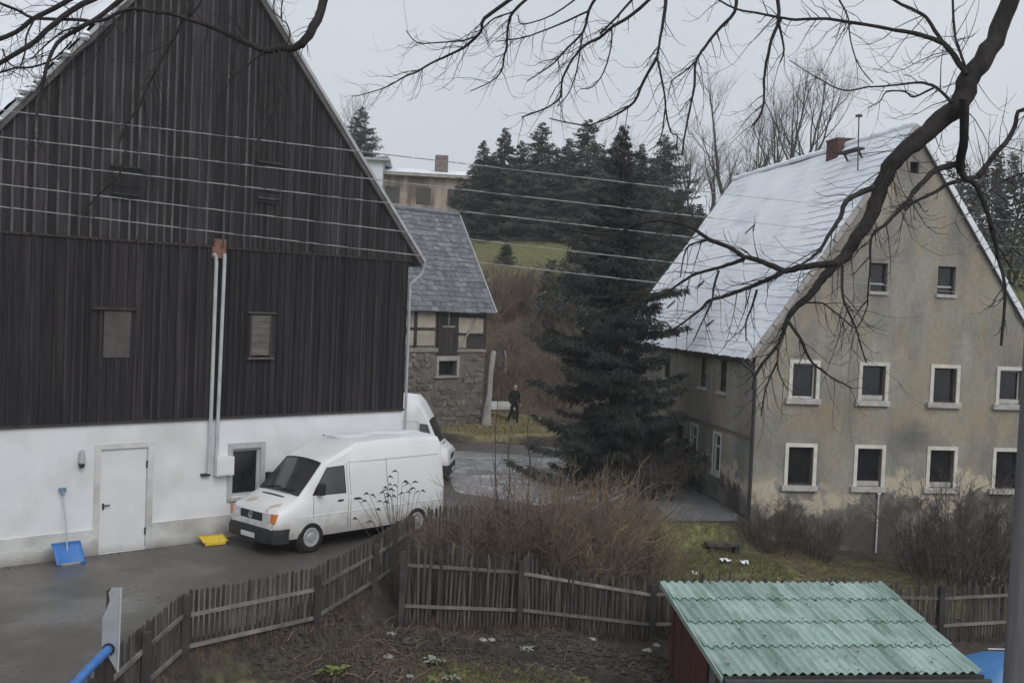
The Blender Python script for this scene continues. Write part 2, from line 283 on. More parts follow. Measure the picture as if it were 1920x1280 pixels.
# ------------------------------------------------------------------ mesh helpers
class MB:
    def __init__(s): s.v = []; s.f = []; s.mi = []; s.cur = 0
    def add(s, vs, fs):
        o = len(s.v); s.v.extend([tuple(p) for p in vs]); s.f.extend([tuple(i + o for i in f) for f in fs]); s.mi.extend([s.cur] * len(fs)); return s
    def box(s, x0, x1, y0, y1, z0, z1):
        return s.add([(x0,y0,z0),(x1,y0,z0),(x1,y1,z0),(x0,y1,z0),(x0,y0,z1),(x1,y0,z1),(x1,y1,z1),(x0,y1,z1)],
                     [(0,3,2,1),(4,5,6,7),(0,1,5,4),(1,2,6,5),(2,3,7,6),(3,0,4,7)])
    def bar(s, a, b, w, h, up=(0, 0, 1)):
        a = Vector(a); b = Vector(b); d = (b - a).normalized(); r = d.cross(Vector(up))
        if r.length < 1e-4: r = d.cross(Vector((1, 0, 0)))
        r.normalize(); u = r.cross(d); r = r * w / 2; u = u * h / 2
        return s.add([a-r-u, a+r-u, a+r+u, a-r+u, b-r-u, b+r-u, b+r+u, b-r+u],
                     [(0,1,2,3),(4,7,6,5),(0,4,5,1),(1,5,6,2),(2,6,7,3),(3,7,4,0)])
    def prism(s, poly, y0, y1):
        n = len(poly); vs = [(x, y0, z) for x, z in poly] + [(x, y1, z) for x, z in poly]
        return s.add(vs, [tuple(range(n)), tuple(range(2*n-1, n-1, -1))] + [(i, i+n, (i+1) % n + n, (i+1) % n) for i in range(n)])
    def tube(s, pts, rad, n=5, cap=True):
        pts = [Vector(p) for p in pts]; o = len(s.v); k = len(pts)
        if not hasattr(rad, '__len__'): rad = [rad] * k
        a = None
        for i, p in enumerate(pts):
            t = (pts[min(i+1, k-1)] - pts[max(i-1, 0)])
            if t.length < 1e-9: t = Vector((0, 0, 1))
            t.normalize()
            if a is None: a = t.cross(Vector((0.31, 0.22, 0.92)))
            else: a = a - t*a.dot(t)
            if a.length < 1e-3: a = t.cross(Vector((1, 0, 0)))
            a.normalize(); c = t.cross(a)
            for j in range(n):
                q = 2 * math.pi * j / n
                s.v.append(tuple(p + (a * math.cos(q) + c * math.sin(q)) * rad[i]))
        for i in range(k-1):
            for j in range(n):
                s.f.append((o+i*n+j, o+i*n+(j+1) % n, o+(i+1)*n+(j+1) % n, o+(i+1)*n+j)); s.mi.append(s.cur)
        if cap and n > 2:
            s.f.append(tuple(o+j for j in range(n-1, -1, -1))); s.mi.append(s.cur)
            s.f.append(tuple(o+(k-1)*n+j for j in range(n))); s.mi.append(s.cur)
        return s
    def lathe(s, prof, n=20, axis='z', c=(0, 0, 0)):
        o = len(s.v); k = len(prof)
        for r, h in prof:
            for j in range(n):
                q = 2*math.pi*j/n; a, b = r*math.cos(q), r*math.sin(q)
                p = (a, b, h) if axis == 'z' else ((a, h, b) if axis == 'y' else (h, a, b))
                s.v.append((p[0]+c[0], p[1]+c[1], p[2]+c[2]))
        for i in range(k-1):
            for j in range(n):
                s.f.append((o+i*n+j, o+i*n+(j+1) % n, o+(i+1)*n+(j+1) % n, o+(i+1)*n+j)); s.mi.append(s.cur)
        s.f.append(tuple(o+j for j in range(n))); s.mi.append(s.cur)
        s.f.append(tuple(o+(k-1)*n+j for j in range(n-1, -1, -1))); s.mi.append(s.cur)
        return s
    def grid(s, fn, nu, nv):
        o = len(s.v)
        for i in range(nu+1):
            for j in range(nv+1): s.v.append(tuple(fn(i/nu, j/nv)))
        for i in range(nu):
            for j in range(nv):
                s.f.append((o+i*(nv+1)+j, o+(i+1)*(nv+1)+j, o+(i+1)*(nv+1)+j+1, o+i*(nv+1)+j+1)); s.mi.append(s.cur)
        return s
    def mesh(s, name, mats, smooth=None):
        me = bpy.data.meshes.new(name); me.from_pydata(s.v, [], s.f)
        if not isinstance(mats, (list, tuple)): mats = [mats]
        for m in mats: me.materials.append(MATS[m])
        if len(mats) > 1: me.polygons.foreach_set('material_index', s.mi)
        if smooth is not None:
            me.polygons.foreach_set('use_smooth', [True] * len(me.polygons)); me.set_sharp_from_angle(angle=R_(smooth))
        me.update(); return me
    def build(s, name, mats, parent=None, smooth=None, loc=None):
        return link(name, s.mesh(name, mats, smooth), parent, loc)
def recalc(o):
    bm = bmesh.new(); bm.from_mesh(o.data); bmesh.ops.recalc_face_normals(bm, faces=bm.faces); bm.to_mesh(o.data); bm.free(); return o
def link(name, me, parent=None, loc=None, rz=0.0):
    o = bpy.data.objects.new(name, me); col.objects.link(o)
    if parent: o.parent = parent
    if loc is not None: o.location = loc
    if rz: o.rotation_euler = (0, 0, rz)
    return o
def thing(name, label, cat, loc=(0, 0, 0), rz=0.0, group=None):
    return tag(link(name, None, None, loc, rz), label, cat, group)
def tag(o, label=None, cat=None, group=None, kind=None):
    if label: o['label'] = label
    if cat: o['category'] = cat
    if group: o['group'] = group
    if kind: o['kind'] = kind
    return o
def clip_poly(poly, a, b, c):
    """keep a*x+b*z<=c"""
    out = []; n = len(poly)
    for i in range(n):
        p, q = poly[i], poly[(i+1) % n]; dp = a*p[0]+b*p[1]-c; dq = a*q[0]+b*q[1]-c
        if dp <= 0: out.append(p)
        if (dp < 0 < dq) or (dq < 0 < dp):
            t = dp/(dp-dq); out.append((p[0]+(q[0]-p[0])*t, p[1]+(q[1]-p[1])*t))
    return out
def wall_holes(x0, x1, z0, z1, holes, depth, clips=(), y=0.0):
    """sheet wall in the xz plane (front towards -y) with rectangular openings and their reveals"""
    mb = MB(); xs = sorted({x0, x1, *[h[0] for h in holes], *[h[1] for h in holes]}); zs = sorted({z0, z1, *[h[2] for h in holes], *[h[3] for h in holes]})
    for i in range(len(xs)-1):
        for j in range(len(zs)-1):
            cx, cz = (xs[i]+xs[i+1])/2, (zs[j]+zs[j+1])/2
            if any(h[0] < cx < h[1] and h[2] < cz < h[3] for h in holes): continue
            poly = [(xs[i], zs[j]), (xs[i+1], zs[j]), (xs[i+1], zs[j+1]), (xs[i], zs[j+1])]
            for a, b, c in clips:
                poly = clip_poly(poly, a, b, c)
                if len(poly) < 3: break
            if len(poly) >= 3: mb.add([(p[0], y, p[1]) for p in poly], [tuple(range(len(poly)))])
    for a, b, c, d in holes:
        mb.add([(a,y,c),(b,y,c),(b,y,d),(a,y,d),(a,y+depth,c),(b,y+depth,c),(b,y+depth,d),(a,y+depth,d)],
               [(0,4,5,1),(1,5,6,2),(2,6,7,3),(3,7,4,0)])
    return mb
RNG = random.Random(11)
def U(a, b): return RNG.uniform(a, b)
# ================================================================== ground
YARD = [(-40, 2), (-5.75, 2), (-5.62, 18.8), (-3.72, 20.9), (-3.0, 23.7), (-2.45, 26.4), (-0.7, 28.6), (2.0, 30.6), (4.4, 31.6), (6.75, 32.1), (7.1, 33.3), (5.3, 45), (5.3, 47), (-1, 48.2), (-6, 46), (-40, 46)]
CTRL = [(-4.6,17,-.55),(-3,18,-.8),(-3.2,20,-.6),(-1.6,22.6,-.8),(0,21,-1.3),(0,23.6,-.95),(3.2,24.2,-1.15),(3,21,-1.9),(6,19,-2.3),(9,22,-2.3),(12,20,-2.4),(-2,15,-1.2),(2,14,-2.0),(8,12,-2.4),
        (1,26,-.6),(4,28,-.55),(6.4,30,-.6),(7.2,32.5,-.68),(10,31,-1.0),(12,33.5,-1.05),(16,33,-1.3),(17,28,-1.5),(7.6,26,-1.25),(10,26,-1.4),(20,24,-1.8),
        (5.9,35,-.25),(5.4,40,-.1),(5.2,46,.05),(14,45,-.3),(24,42,-1),(0,50,.3),(-2,54,.6),(3,54,.4),(8,56,.6),(16,58,1.0),(-8,54,.6),(-20,50,.4),(-20,20,0),(-20,35,0),(-14,10,0),(2,44,0),(30,30,-1.5),(30,10,-2.4),(0,3,-2.2)]
CT = np.array(CTRL)
def poly_sd(px, py, poly):
    """signed distance, negative inside (arrays)"""
    d = np.full(px.shape, 1e9); ins = np.zeros(px.shape, bool); n = len(poly)
    for i in range(n):
        ax, ay = poly[i]; bx, by = poly[(i+1) % n]; ex, ey = bx-ax, by-ay
        t = np.clip(((px-ax)*ex+(py-ay)*ey)/(ex*ex+ey*ey), 0, 1)
        d = np.minimum(d, np.hypot(px-ax-t*ex, py-ay-t*ey))
        c = ((ay > py) != (by > py)) & (px < (bx-ax)*(py-ay)/((by-ay) if by != ay else 1e-9)+ax)
        ins ^= c
    return np.where(ins, -d, d)
HY = [0, 57, 61, 66, 71, 76, 95, 106, 116, 132, 200, 900]
HZ = [0.6, 0.6, 2.3, 5.4, 7.4, 8.2, 11.6, 13.6, 15.4, 17.4, 20, 26]
def ground_h(px, py):
    px = np.asarray(px, float); py = np.asarray(py, float)
    w = 0; s = 0
    for x, y, z in CTRL:
        k = 1.0/(((px-x)**2+(py-y)**2)+0.25)**1.6; w = w+k; s = s+k*z
    near = s/w
    near = near + 0.05*np.sin(px*1.7+py*0.9)*np.sin(py*1.3-px*0.6)
    hill = np.interp(py - 0.05*px, HY, HZ) + 0.35*np.sin(px*0.31+1)*np.sin(py*0.23)*np.clip((py-57)/10, 0, 1)
    t = np.clip((py-50)/9, 0, 1); t = t*t*(3-2*t)
    h = near*(1-t)+np.maximum(hill, near*0+0.3)*t
    sd = poly_sd(px, py, YARD)
    k = np.clip(sd/0.9, 0, 1); k = k*k*(3-2*k)
    return h*k
def gz(x, y): return float(ground_h(np.array([x]), np.array([y]))[0])
def gpt(x, y, dz=0.0): return Vector((x, y, gz(x, y)+dz))

xs = np.unique(np.concatenate([np.linspace(-280, -60, 8), np.arange(-60, -10, 2.5), np.arange(-10, 20, 0.3), np.arange(20, 70, 2.5), np.linspace(70, 280, 8)]).round(3))
ys = np.unique(np.concatenate([np.arange(-20, 12, 2.0), np.arange(12, 50, 0.3), np.arange(50, 80, 0.8), np.arange(80, 150, 2.5), np.linspace(150, 420, 9)]).round(3))
GX, GY = np.meshgrid(xs, ys, indexing='ij'); GZ = ground_h(GX.ravel(), GY.ravel())
nx, ny = len(xs), len(ys)
I = np.arange((nx-1)*(ny-1)); ii, jj = I//(ny-1), I % (ny-1)
F = np.stack([ii*ny+jj, (ii+1)*ny+jj, (ii+1)*ny+jj+1, ii*ny+jj+1], 1)
me = bpy.data.meshes.new('ground'); me.from_pydata(np.stack([GX.ravel(), GY.ravel(), GZ], 1).tolist(), [], F.tolist())
me.polygons.foreach_set('use_smooth', [True]*len(me.polygons))
# what grows where: r = grass, g = dry grass, b = leaf litter (rest bare soil)
def blob(cx, cy, rx, ry, soft=0.5):
    d = np.hypot((GX.ravel()-cx)/rx, (GY.ravel()-cy)/ry); return np.clip((1+soft-d)/(2*soft), 0, 1)
gx, gy = GX.ravel(), GY.ravel()
grass = np.maximum.reduce([blob(5.0, 29.0, 2.8, 3.2, 0.3)*.78, blob(1.6, 20.9, 3.2, 1.3, 0.15)*.8, blob(-4.0, 18.3, 1.2, 1.2)*.35, (gy > 72).astype(float)*1.0, blob(12, 30, 7, 3)*.42])
dry = np.maximum.reduce([blob(-1.0, 52, 3.6, 3.6, 0.25), blob(6.6, 27.0, 2.2, 1.0)*.7, ((gy > 56) & (gy < 72)).astype(float)*.05])
lit = np.maximum.reduce([blob(10.5, 29.5, 5.0, 2.2, 0.35), blob(1.5, 27, 4.5, 2.2)*.6, ((gy > 55) & (gy < 74)).astype(float)*.8])
ca = me.color_attributes.new('cover', 'FLOAT_COLOR', 'POINT')
ca.data.foreach_set('color', np.stack([grass, dry, lit, np.ones_like(grass)], 1).astype(np.float32).ravel())
def ground_material():
    m = bpy.data.materials.new('ground_cover'); m.use_nodes = True; nt = m.node_tree; lk = nt.links.new
    b = nt.nodes['Principled BSDF']; b.inputs['Roughness'].default_value = 0.95; b.inputs['Specular IOR Level'].default_value = 0.15
    tc = nt.nodes.new('ShaderNodeTexCoord'); at = nt.nodes.new('ShaderNodeAttribute'); at.attribute_name = 'cover'
    sp = nt.nodes.new('ShaderNodeSeparateColor'); lk(at.outputs['Color'], sp.inputs[0])
    def noise(s, d=6):
        n = nt.nodes.new('ShaderNodeTexNoise'); n.inputs['Scale'].default_value = s; n.inputs['Detail'].default_value = d; n.inputs['Roughness'].default_value = 0.65
        lk(tc.outputs['Object'], n.inputs['Vector']); return n.outputs['Fac']
    def ramp(f, a, c, lo=.35, hi=.65):
        r = nt.nodes.new('ShaderNodeValToRGB'); r.color_ramp.elements[0].position = lo; r.color_ramp.elements[1].position = hi
        r.color_ramp.elements[0].color = (*a, 1); r.color_ramp.elements[1].color = (*c, 1); lk(f, r.inputs[0]); return r.outputs[0]
    n1, n2, n3 = noise(1.1), noise(5.0), noise(0.35)
    out = ramp(n2, (0.040, 0.034, 0.029), (0.095, 0.080, 0.066))
    for ch, a, c in ((2, (0.065, 0.050, 0.038), (0.15, 0.115, 0.085)), (1, (0.17, 0.145, 0.075), (0.30, 0.26, 0.15)), (0, (0.085, 0.085, 0.036), (0.20, 0.195, 0.088))):
        col_ = ramp(n2, a, c)
        ad = nt.nodes.new('ShaderNodeMath'); ad.operation = 'ADD'; lk(sp.outputs[ch], ad.inputs[0]); lk(n1, ad.inputs[1])
        mr = nt.nodes.new('ShaderNodeMapRange'); mr.inputs['From Min'].default_value = 0.72; mr.inputs['From Max'].default_value = 1.05; lk(ad.outputs[0], mr.inputs['Value'])
        mx = nt.nodes.new('ShaderNodeMix'); mx.data_type = 'RGBA'; lk(mr.outputs[0], mx.inputs[0]); lk(out, mx.inputs[6]); lk(col_, mx.inputs[7]); out = mx.outputs[2]
    lk(out, b.inputs['Base Color'])
    bp = nt.nodes.new('ShaderNodeBump'); bp.inputs['Strength'].default_value = 0.7; bp.inputs['Distance'].default_value = 0.08
    lk(noise(9.0), bp.inputs['Height']); lk(bp.outputs['Normal'], b.inputs['Normal'])
    MATS['ground_cover'] = m; return m
me.materials.append(ground_material())
tag(link('ground', me), kind='structure')

def sheet(name, poly, z, mat):
    bm = bmesh.new(); vs = [bm.verts.new((x, y, z)) for x, y in poly]; f = bm.faces.new(vs); bmesh.ops.recalc_face_normals(bm, faces=[f])
    bmesh.ops.triangulate(bm, faces=bm.faces); me = bpy.data.meshes.new(name)
    bm.normal_update()
    for f in bm.faces:
        if f.normal.z < 0: f.normal_flip()
    bm.to_mesh(me); bm.free(); me.materials.append(MATS[mat])
    return tag(link(name, me), kind='structure')
def inset(poly, d):
    out = []; n = len(poly)
    for i in range(n):
        p, a, c = Vector(poly[i-1]), Vector(poly[i]), Vector(poly[(i+1) % n])
        n1 = Vector((-(a-p).y, (a-p).x)).normalized(); n2 = Vector((-(c-a).y, (c-a).x)).normalized(); b = (n1+n2)
        b = b/max(0.3, b.length_squared)*2; out.append(tuple(a+b*d))
    return out
sheet('yard', inset(YARD, 0.06), 0.012, 'yard')
sheet('road', [(-1.6, 35.2), (1.0, 33.4), (3.7, 35.2), (4.6, 38.5), (4.2, 43.6), (0.4, 44.6), (-2.6, 45.0), (-3.4, 43.2), (-2.2, 40)], 0.018, 'road')

sheet('path', [(4.75, 31.85), (6.68, 32.25), (6.95, 33.3), (5.25, 45), (4.9, 45), (5.1, 40), (4.6, 35)], 0.020, 'path')
sheet("tree_bed", [(3.85+math.cos(a)*(2.0+.25*math.sin(3*a)), 38.2+math.sin(a)*(2.1+.2*math.cos(2*a))) for a in np.linspace(0, 2*math.pi, 25)[:-1]], 0.026, 'garden_soil')

# ================================================================== barn
A_E = Vector((0.722, 0.692, 0)).normalized(); ANG = math.atan2(0.692, 0.722)
barn = thing('barn', 'big dark timber-clad barn with steep gable above a white ground floor', 'barn', (-10.64, 23.53, 0), ANG)
BX0, BX1, BAP, BAZ, BSL = -1.85, 10.65, 4.4, 14.79, 1.156
door = (2.12, 3.24, 0.03, 2.38); win_r = (5.42, 6.22, 1.02, 2.2); win_l = (-1.0, -0.22, 1.1, 2.45)
mb = wall_holes(BX0, BX1, -0.2, 3.0, [door, win_r, win_l], 0.16)
mb.box(BX0, BX0+0.3, 0.001, 22, -0.2, 7.0); mb.box(BX1-0.3, BX1, 0.001, 22, -0.2, 7.0)
mb.box(BX0+.3, BX1-.3, 21.7, 22, -0.2, 7.0); mb.box(BX0+.3, BX1-.3, 0.35, 0.4, -0.2, 7.0)
mb.build('wall', 'white_render', barn)
mb = MB(); mb.prism([(BX0, 3.0), (BX1, 3.0), (BX1, 7.0), (BAP, 14.5), (BX0, 7.0)], 0.02, 0.3); mb.build('gable_core', 'black_gap', barn)
mb = MB()
for a, b in ((BX0-.0, 2.0), (3.36, BX1)): mb.box(a, b, -0.035, 0.001, -0.1, 0.6)
mb.build('plinth', 'plinth', barn)
mb = MB().box(1.98, 2.12, -0.02, 0.002, 0.0, 2.5).box(3.24, 3.38, -0.02, 0.002, 0.0, 2.5).box(2.12, 3.24, -0.02, 0.002, 2.38, 2.5)
mb.build('door_surround', 'plinth', barn)
d = MB().box(2.13, 3.23, 0.03, 0.09, 0.04, 2.37).build('door', 'white_paint', barn)
MB().box(2.2, 2.235, 0.0, 0.03, 1.02, 1.16).box(2.2, 2.36, -0.03, -0.008, 1.1, 1.125).build('handle', 'dark_metal', d)
for z in (0.35, 1.9): MB().box(3.215, 3.245, -0.01, 0.03, z, z+0.16).build('hinge', 'dark_metal', d)
def simple_window(parent, h, ydep, frame='dull_frame', pane='glass_dark', fw=0.07, bars=True):
    a, b, c, dd = h
    w = MB().box(a, a+fw, ydep-.05, ydep, c, dd).box(b-fw, b, ydep-.05, ydep, c, dd).box(a+fw, b-fw, ydep-.05, ydep, c, c+fw).box(a+fw, b-fw, ydep-.05, ydep, dd-fw, dd).build('window', frame, parent)
    MB().box(a+fw-.005, b-fw+.005, ydep-.025, ydep-.012, c+fw-.005, dd-fw+.005).build('pane', pane, w)
    return w
w = simple_window(barn, win_r, 0.12)
MB().box(5.3, 5.42, -0.025, 0.003, 0.9, 2.34).box(6.22, 6.34, -0.025, 0.003, 0.9, 2.34).box(5.42, 6.22, -0.025, 0.003, 2.2, 2.34).build('window_surround', 'dull_frame', w)
MB().box(5.36, 6.28, -0.09, 0.02, 0.93, 1.0).build('sill', 'sill_stone', w)
w = simple_window(barn, win_l, 0.12); MB().box(-1.1, -0.12, -0.08, 0.02, 1.0, 1.07).build('sill', 'sill_stone', w)
# cladding, three tiers, each board and each cover strip on its own
def ztop(x): return BAZ - 0.16 - BSL*abs(x-BAP)
tiers = [(3.02, 7.16, 0.0, 'board_lower', 'batten_lower', BX0, BX1), (7.12, 15.0, -0.05, 'board_upper', 'batten', BX0-.1, BX1+.1)]
for z0, z1, y, bm_, tm_, xa, xb in tiers:
    x = xa
    while x < xb-0.02:
        wd = min(U(0.17, 0.26) if x < 5 else U(0.13, 0.22), xb-x); p = [(x+.004, z0+U(-.008, .008)), (x+wd-.004, z0+U(-.008, .008)), (x+wd-.004, z1), (x+.004, z1)]
        p = clip_poly(clip_poly(p, BSL, 1, BAZ-.16+BSL*BAP), -BSL, 1, BAZ-.16-BSL*BAP)
        if len(p) >= 3 and max(q[1] for q in p) > z0+.1:
            yy = y-0.03-U(0, 0.008); MB().prism(p, yy, y).build('board', bm_, barn)
            zt = min(z1, ztop(x+.025), ztop(x-.025))
            if x > xa+.1 and zt > z0+.15:
                MB().box(x-.026, x+.026, y-.062, y-.028, z0-.02, zt).build('batten', tm_ if (x < 4.6 or U(0, 1) < .25) else bm_, barn)
        x += wd
MB().box(BX0-.1, BX1+.1, -0.075, 0.0, 7.06, 7.12).build('jetty_beam', 'dark_wood', barn)
MB().box(BX0, BX1+.01, -0.06, -0.001, 2.95, 3.015).build('drip_board', 'dark_wood', barn)
MB().box(2.08, 2.7, -0.075, -0.03, 4.45, 5.5).build('shutter', 'hatch_grey', barn)
MB().box(1.78, 2.82, -0.12, -0.03, 5.52, 5.58).build('lintel', 'dark_wood', barn)
s = MB().box(5.74, 5.8, -0.1, -0.06, 4.42, 5.5).box(6.3, 6.36, -0.1, -0.06, 4.42, 5.5).build('shutter_frame', 'dark_wood', barn)
for k in range(6): MB().box(5.8, 6.3, -0.085-.003*k, -0.06, 4.5+k*.165, 4.5+k*.165+.16).build('slat', 'hatch_light', s)
MB().box(5.66, 6.46, -0.14, -0.03, 5.52, 5.57).build('lintel', 'hatch_grey', barn)
MB().box(5.68, 6.42, -0.14, -0.03, 4.4, 4.44).build('sill', 'hatch_light', barn)
for x0, x1, zz in ((5.8, 6.48, (8.25, 9.24)), (2.12, 2.84, (8.0, 8.72))):
    h = MB().box(x0, x1, -0.135, -0.115, zz[0], zz[1]-.1).build('hatch', 'board_upper', barn)
    MB().box(x0-.03, x1+.03, -0.16, -0.1, zz[1]-.02, zz[1]+.02).build('lintel', 'dark_wood', h)
    MB().box(x0, x1, -0.137, -0.12, zz[1]-.1, zz[1]-.025).build('slot', 'black_gap', h)
    for q in (0.05, 0.25): MB().box(x0+.02, x1-.05, -0.142, -0.13, zz[0]+q, zz[0]+q+.045).build('slot', 'black_gap', h)
    MB().box(x0+.02, x1-.05, -0.152, -0.133, zz[0]+.1, zz[0]+.13).build('slat', 'batten', h)
# two conduits, meter box, lamp
MB().box(4.66, 5.02, -0.1, -0.05, 6.82, 7.28).build('rusty_cover', 'rust_sheet', barn)
for x, pts in ((4.76, [(4.68, 6.92), (4.74, 6.86), (4.76, 6.7), (4.74, 1.66)]), (4.98, [(4.96, 6.94), (4.975, 6.86), (4.975, 6.7), (4.92, 1.9)])):
    MB().tube([(px, -0.125, pz) for px, pz in pts], 0.045, 8).build('conduit', 'handle_pale', barn, 40)
for z in (3.9, 5.55): MB().box(4.6, 5.05, -0.085, -0.07, z, z+.03).build('pipe_clip', 'dark_metal', barn)
MB().box(4.58, 4.8, -0.1, 0.0, 1.6, 1.66).build('pipe_clip', 'dark_metal', barn)
bx = MB().box(4.9, 5.36, -0.22, -0.0, 1.6, 2.05).build('meter_box', 'white_paint', barn); MB().box(4.93, 5.33, -0.235, -0.221, 1.63, 2.02).build('lid', 'white_paint', bx)
lp = MB().lathe([(0.03, 2.42), (0.055, 2.4), (0.07, 2.2), (0.06, 2.12)], 10, c=(1.66, -0.09, 0)).build('wall_lamp', 'handle_pale', barn, 40)
MB().lathe([(0.05, 2.12), (0.07, 2.1), (0.05, 2.02)], 10, c=(1.66, -0.09, 0)).box(1.62, 1.70, -0.06, 0.0, 2.05, 2.12).build('lamp_base', 'dark_metal', lp)
MB().box(8.05, 8.09, -0.02, 0.0, 2.3, 2.42).build('vent', 'dark_metal', barn)
# roof: deck and lumpy snow
for sx in (-1, 1):
    ex = BAP+sx*6.68; ez = BAZ-BSL*6.68
    mb = MB()
    def rp(u, v, off, sx=sx, ex=ex, ez=ez):
        nx_, nz_ = sx*BSL/math.hypot(1, BSL), 1/math.hypot(1, BSL)
        return (BAP+(ex-BAP)*u+nx_*off, -0.2+22.6*v, BAZ+(ez-BAZ)*u+nz_*off)
    vs = [rp(0,0,0), rp(1,0,0), rp(1,1,0), rp(0,1,0), rp(0,0,-.14), rp(1,0,-.14), rp(1,1,-.14), rp(0,1,-.14)]
    mb.add(vs, [(0,1,2,3),(4,7,6,5),(0,4,5,1),(1,5,6,2),(2,6,7,3),(3,7,4,0)]); rf = recalc(mb.build('roof', 'roof_under', barn))
    sm = MB(); r2 = random.Random(5+sx)
    amp = [[r2.uniform(0, 1) for _ in range(61)] for _ in range(61)]
    sm.grid(lambda u, v: rp(u, v*0.998+.001, 0.004+(0.05 if 0 < u < 1 else 0)+(0.045*amp[int(u*60)][int(v*60)])*(1 if sx < 0 else .4)+ (0.03 if v < .02 and sx < 0 and 0 < u < 1 else 0)), 60, 60)
    sn = sm.build('snow_cover', 'snow_roof', rf, 60); recalc(sn)
    r3 = random.Random(9+sx)
    vb = MB().add([rp(0,0,.06), rp(1,0,.06), rp(1,0,-.02), rp(0,0,-.02), *[tuple(np.array(rp(a,0,b))+np.array([0,-.03,0])) for a, b in ((0,.06),(1,.06),(1,-.02),(0,-.02))]],
        [(4,5,6,7),(0,1,5,4),(1,2,6,5),(2,3,7,6),(3,0,4,7),(0,3,2,1)])
    recalc(vb.build('verge_board', 'dull_frame', rf))
    if sx < 0:
        mb = MB()
        for k in range(46):
            u = r3.random(); p = rp(u, 0, r3.uniform(.02, .1)); s_ = r3.uniform(.07, .16)
            mb.lathe([(s_*.5, -s_*.4), (s_, 0), (s_*.6, s_*.45), (s_*.15, s_*.6)], 7, c=(p[0], p[1]+r3.uniform(-.08, .02), p[2]))
        tag(mb.build('snow_lumps', 'snow', rf, 80), kind='stuff')
MB().tube([(BX1+.5, -0.1, 6.98), (BX1+.5, 0.6, 6.99), (BX1+.5, 22, 7.05)], 0.07, 8).tube([(BX1+.5, -0.06, 6.95), (BX1+.45, -0.06, 6.75), (BX1+.06, -0.06, 6.45), (BX1+.06, -0.06, 0.2)], 0.04, 7).build('gutter', 'zinc', barn, 40)

# ================================================================== tan house on the right
HD = Vector((-320, 2100, 0)).normalized(); HANG = math.atan2(-HD.x, HD.y)
house = thing('house', 'old two-storey tan rendered house with steep snow-covered roof and stained gable', 'house', (7.2, 33.0, 0), HANG)
HW, HL, HE, HA = 9.3, 15.6, 4.95, 11.72; HC = HW/2; HS = (HA-HE)/HC
up = [(1.17, 3.57), (3.36, 3.57), (5.66, 3.57), (7.82, 3.57)]; lo = [(1.16, 0.98), (3.34, 0.98), (5.68, 0.98), (7.84, 0.98)]
holes = [(x, x+.74, z, z+1.04) for x, z in up] + [(x, x+.78, z, z+1.14) for x, z in lo]
att = [(3.47, 4.0, 6.84, 7.68), (5.62, 6.2, 6.84, 7.68)]; vent = [(4.55, 4.83, 10.42, 10.75)]
clips = [(HS, 1, HE+HS*HW), (-HS, 1, HE)]
wall_holes(0, HW, -2.2, HA, holes+att+vent, 0.2, clips).build('gable_wall', 'house_render', house)
for i, h in enumerate(holes+att):
    a, b, c, d_ = h; lower = i < 8
    w = MB().box(a, a+.05, .14, .19, c, d_).box(b-.05, b, .14, .19, c, d_).box(a+.05, b-.05, .14, .19, c, c+.05).box(a+.05, b-.05, .14, .19, d_-.05, d_).build('window', 'sash_white' if i in (0, 3, 10) else 'dark_wood', house)
    MB().box(a+.045, b-.045, .165, .175, c+.045, d_-.045).build('pane', 'glass_dark', w)
    if lower:
        t = .11
        MB().box(a-t, a, -.03, .004, c, d_+t).box(b, b+t, -.03, .004, c, d_+t).box(a, b, -.03, .004, d_, d_+t).build('trim', 'window_trim', w)
        MB().box(b-.012, b-.002, .012, .139, c+.01, d_-.01).build('reveal', 'reveal_ochre', w)
        MB().box(a-.2, b+.14, -.12, .1, c-.16, c-.0).build('sill', 'sill_stone', w)
        if i in (1, 3, 5, 6): MB().box(a+.03, b-.03, .06, .13, c+.005, c+.15).build('rubble_edge', 'sill_stone', w)
    else:
        MB().box(a-.04, b+.04, -.06, .12, c-.1, c-.004).build('sill', 'sill_stone', w)
        MB().box(a+.05, b-.05, .13, .164, c+.2, c+.25).build('glazing_bar', 'dull_frame', w)
MB().box(4.55, 4.83, .15, .19, 10.42, 10.75).build('vent', 'black_gap', house)
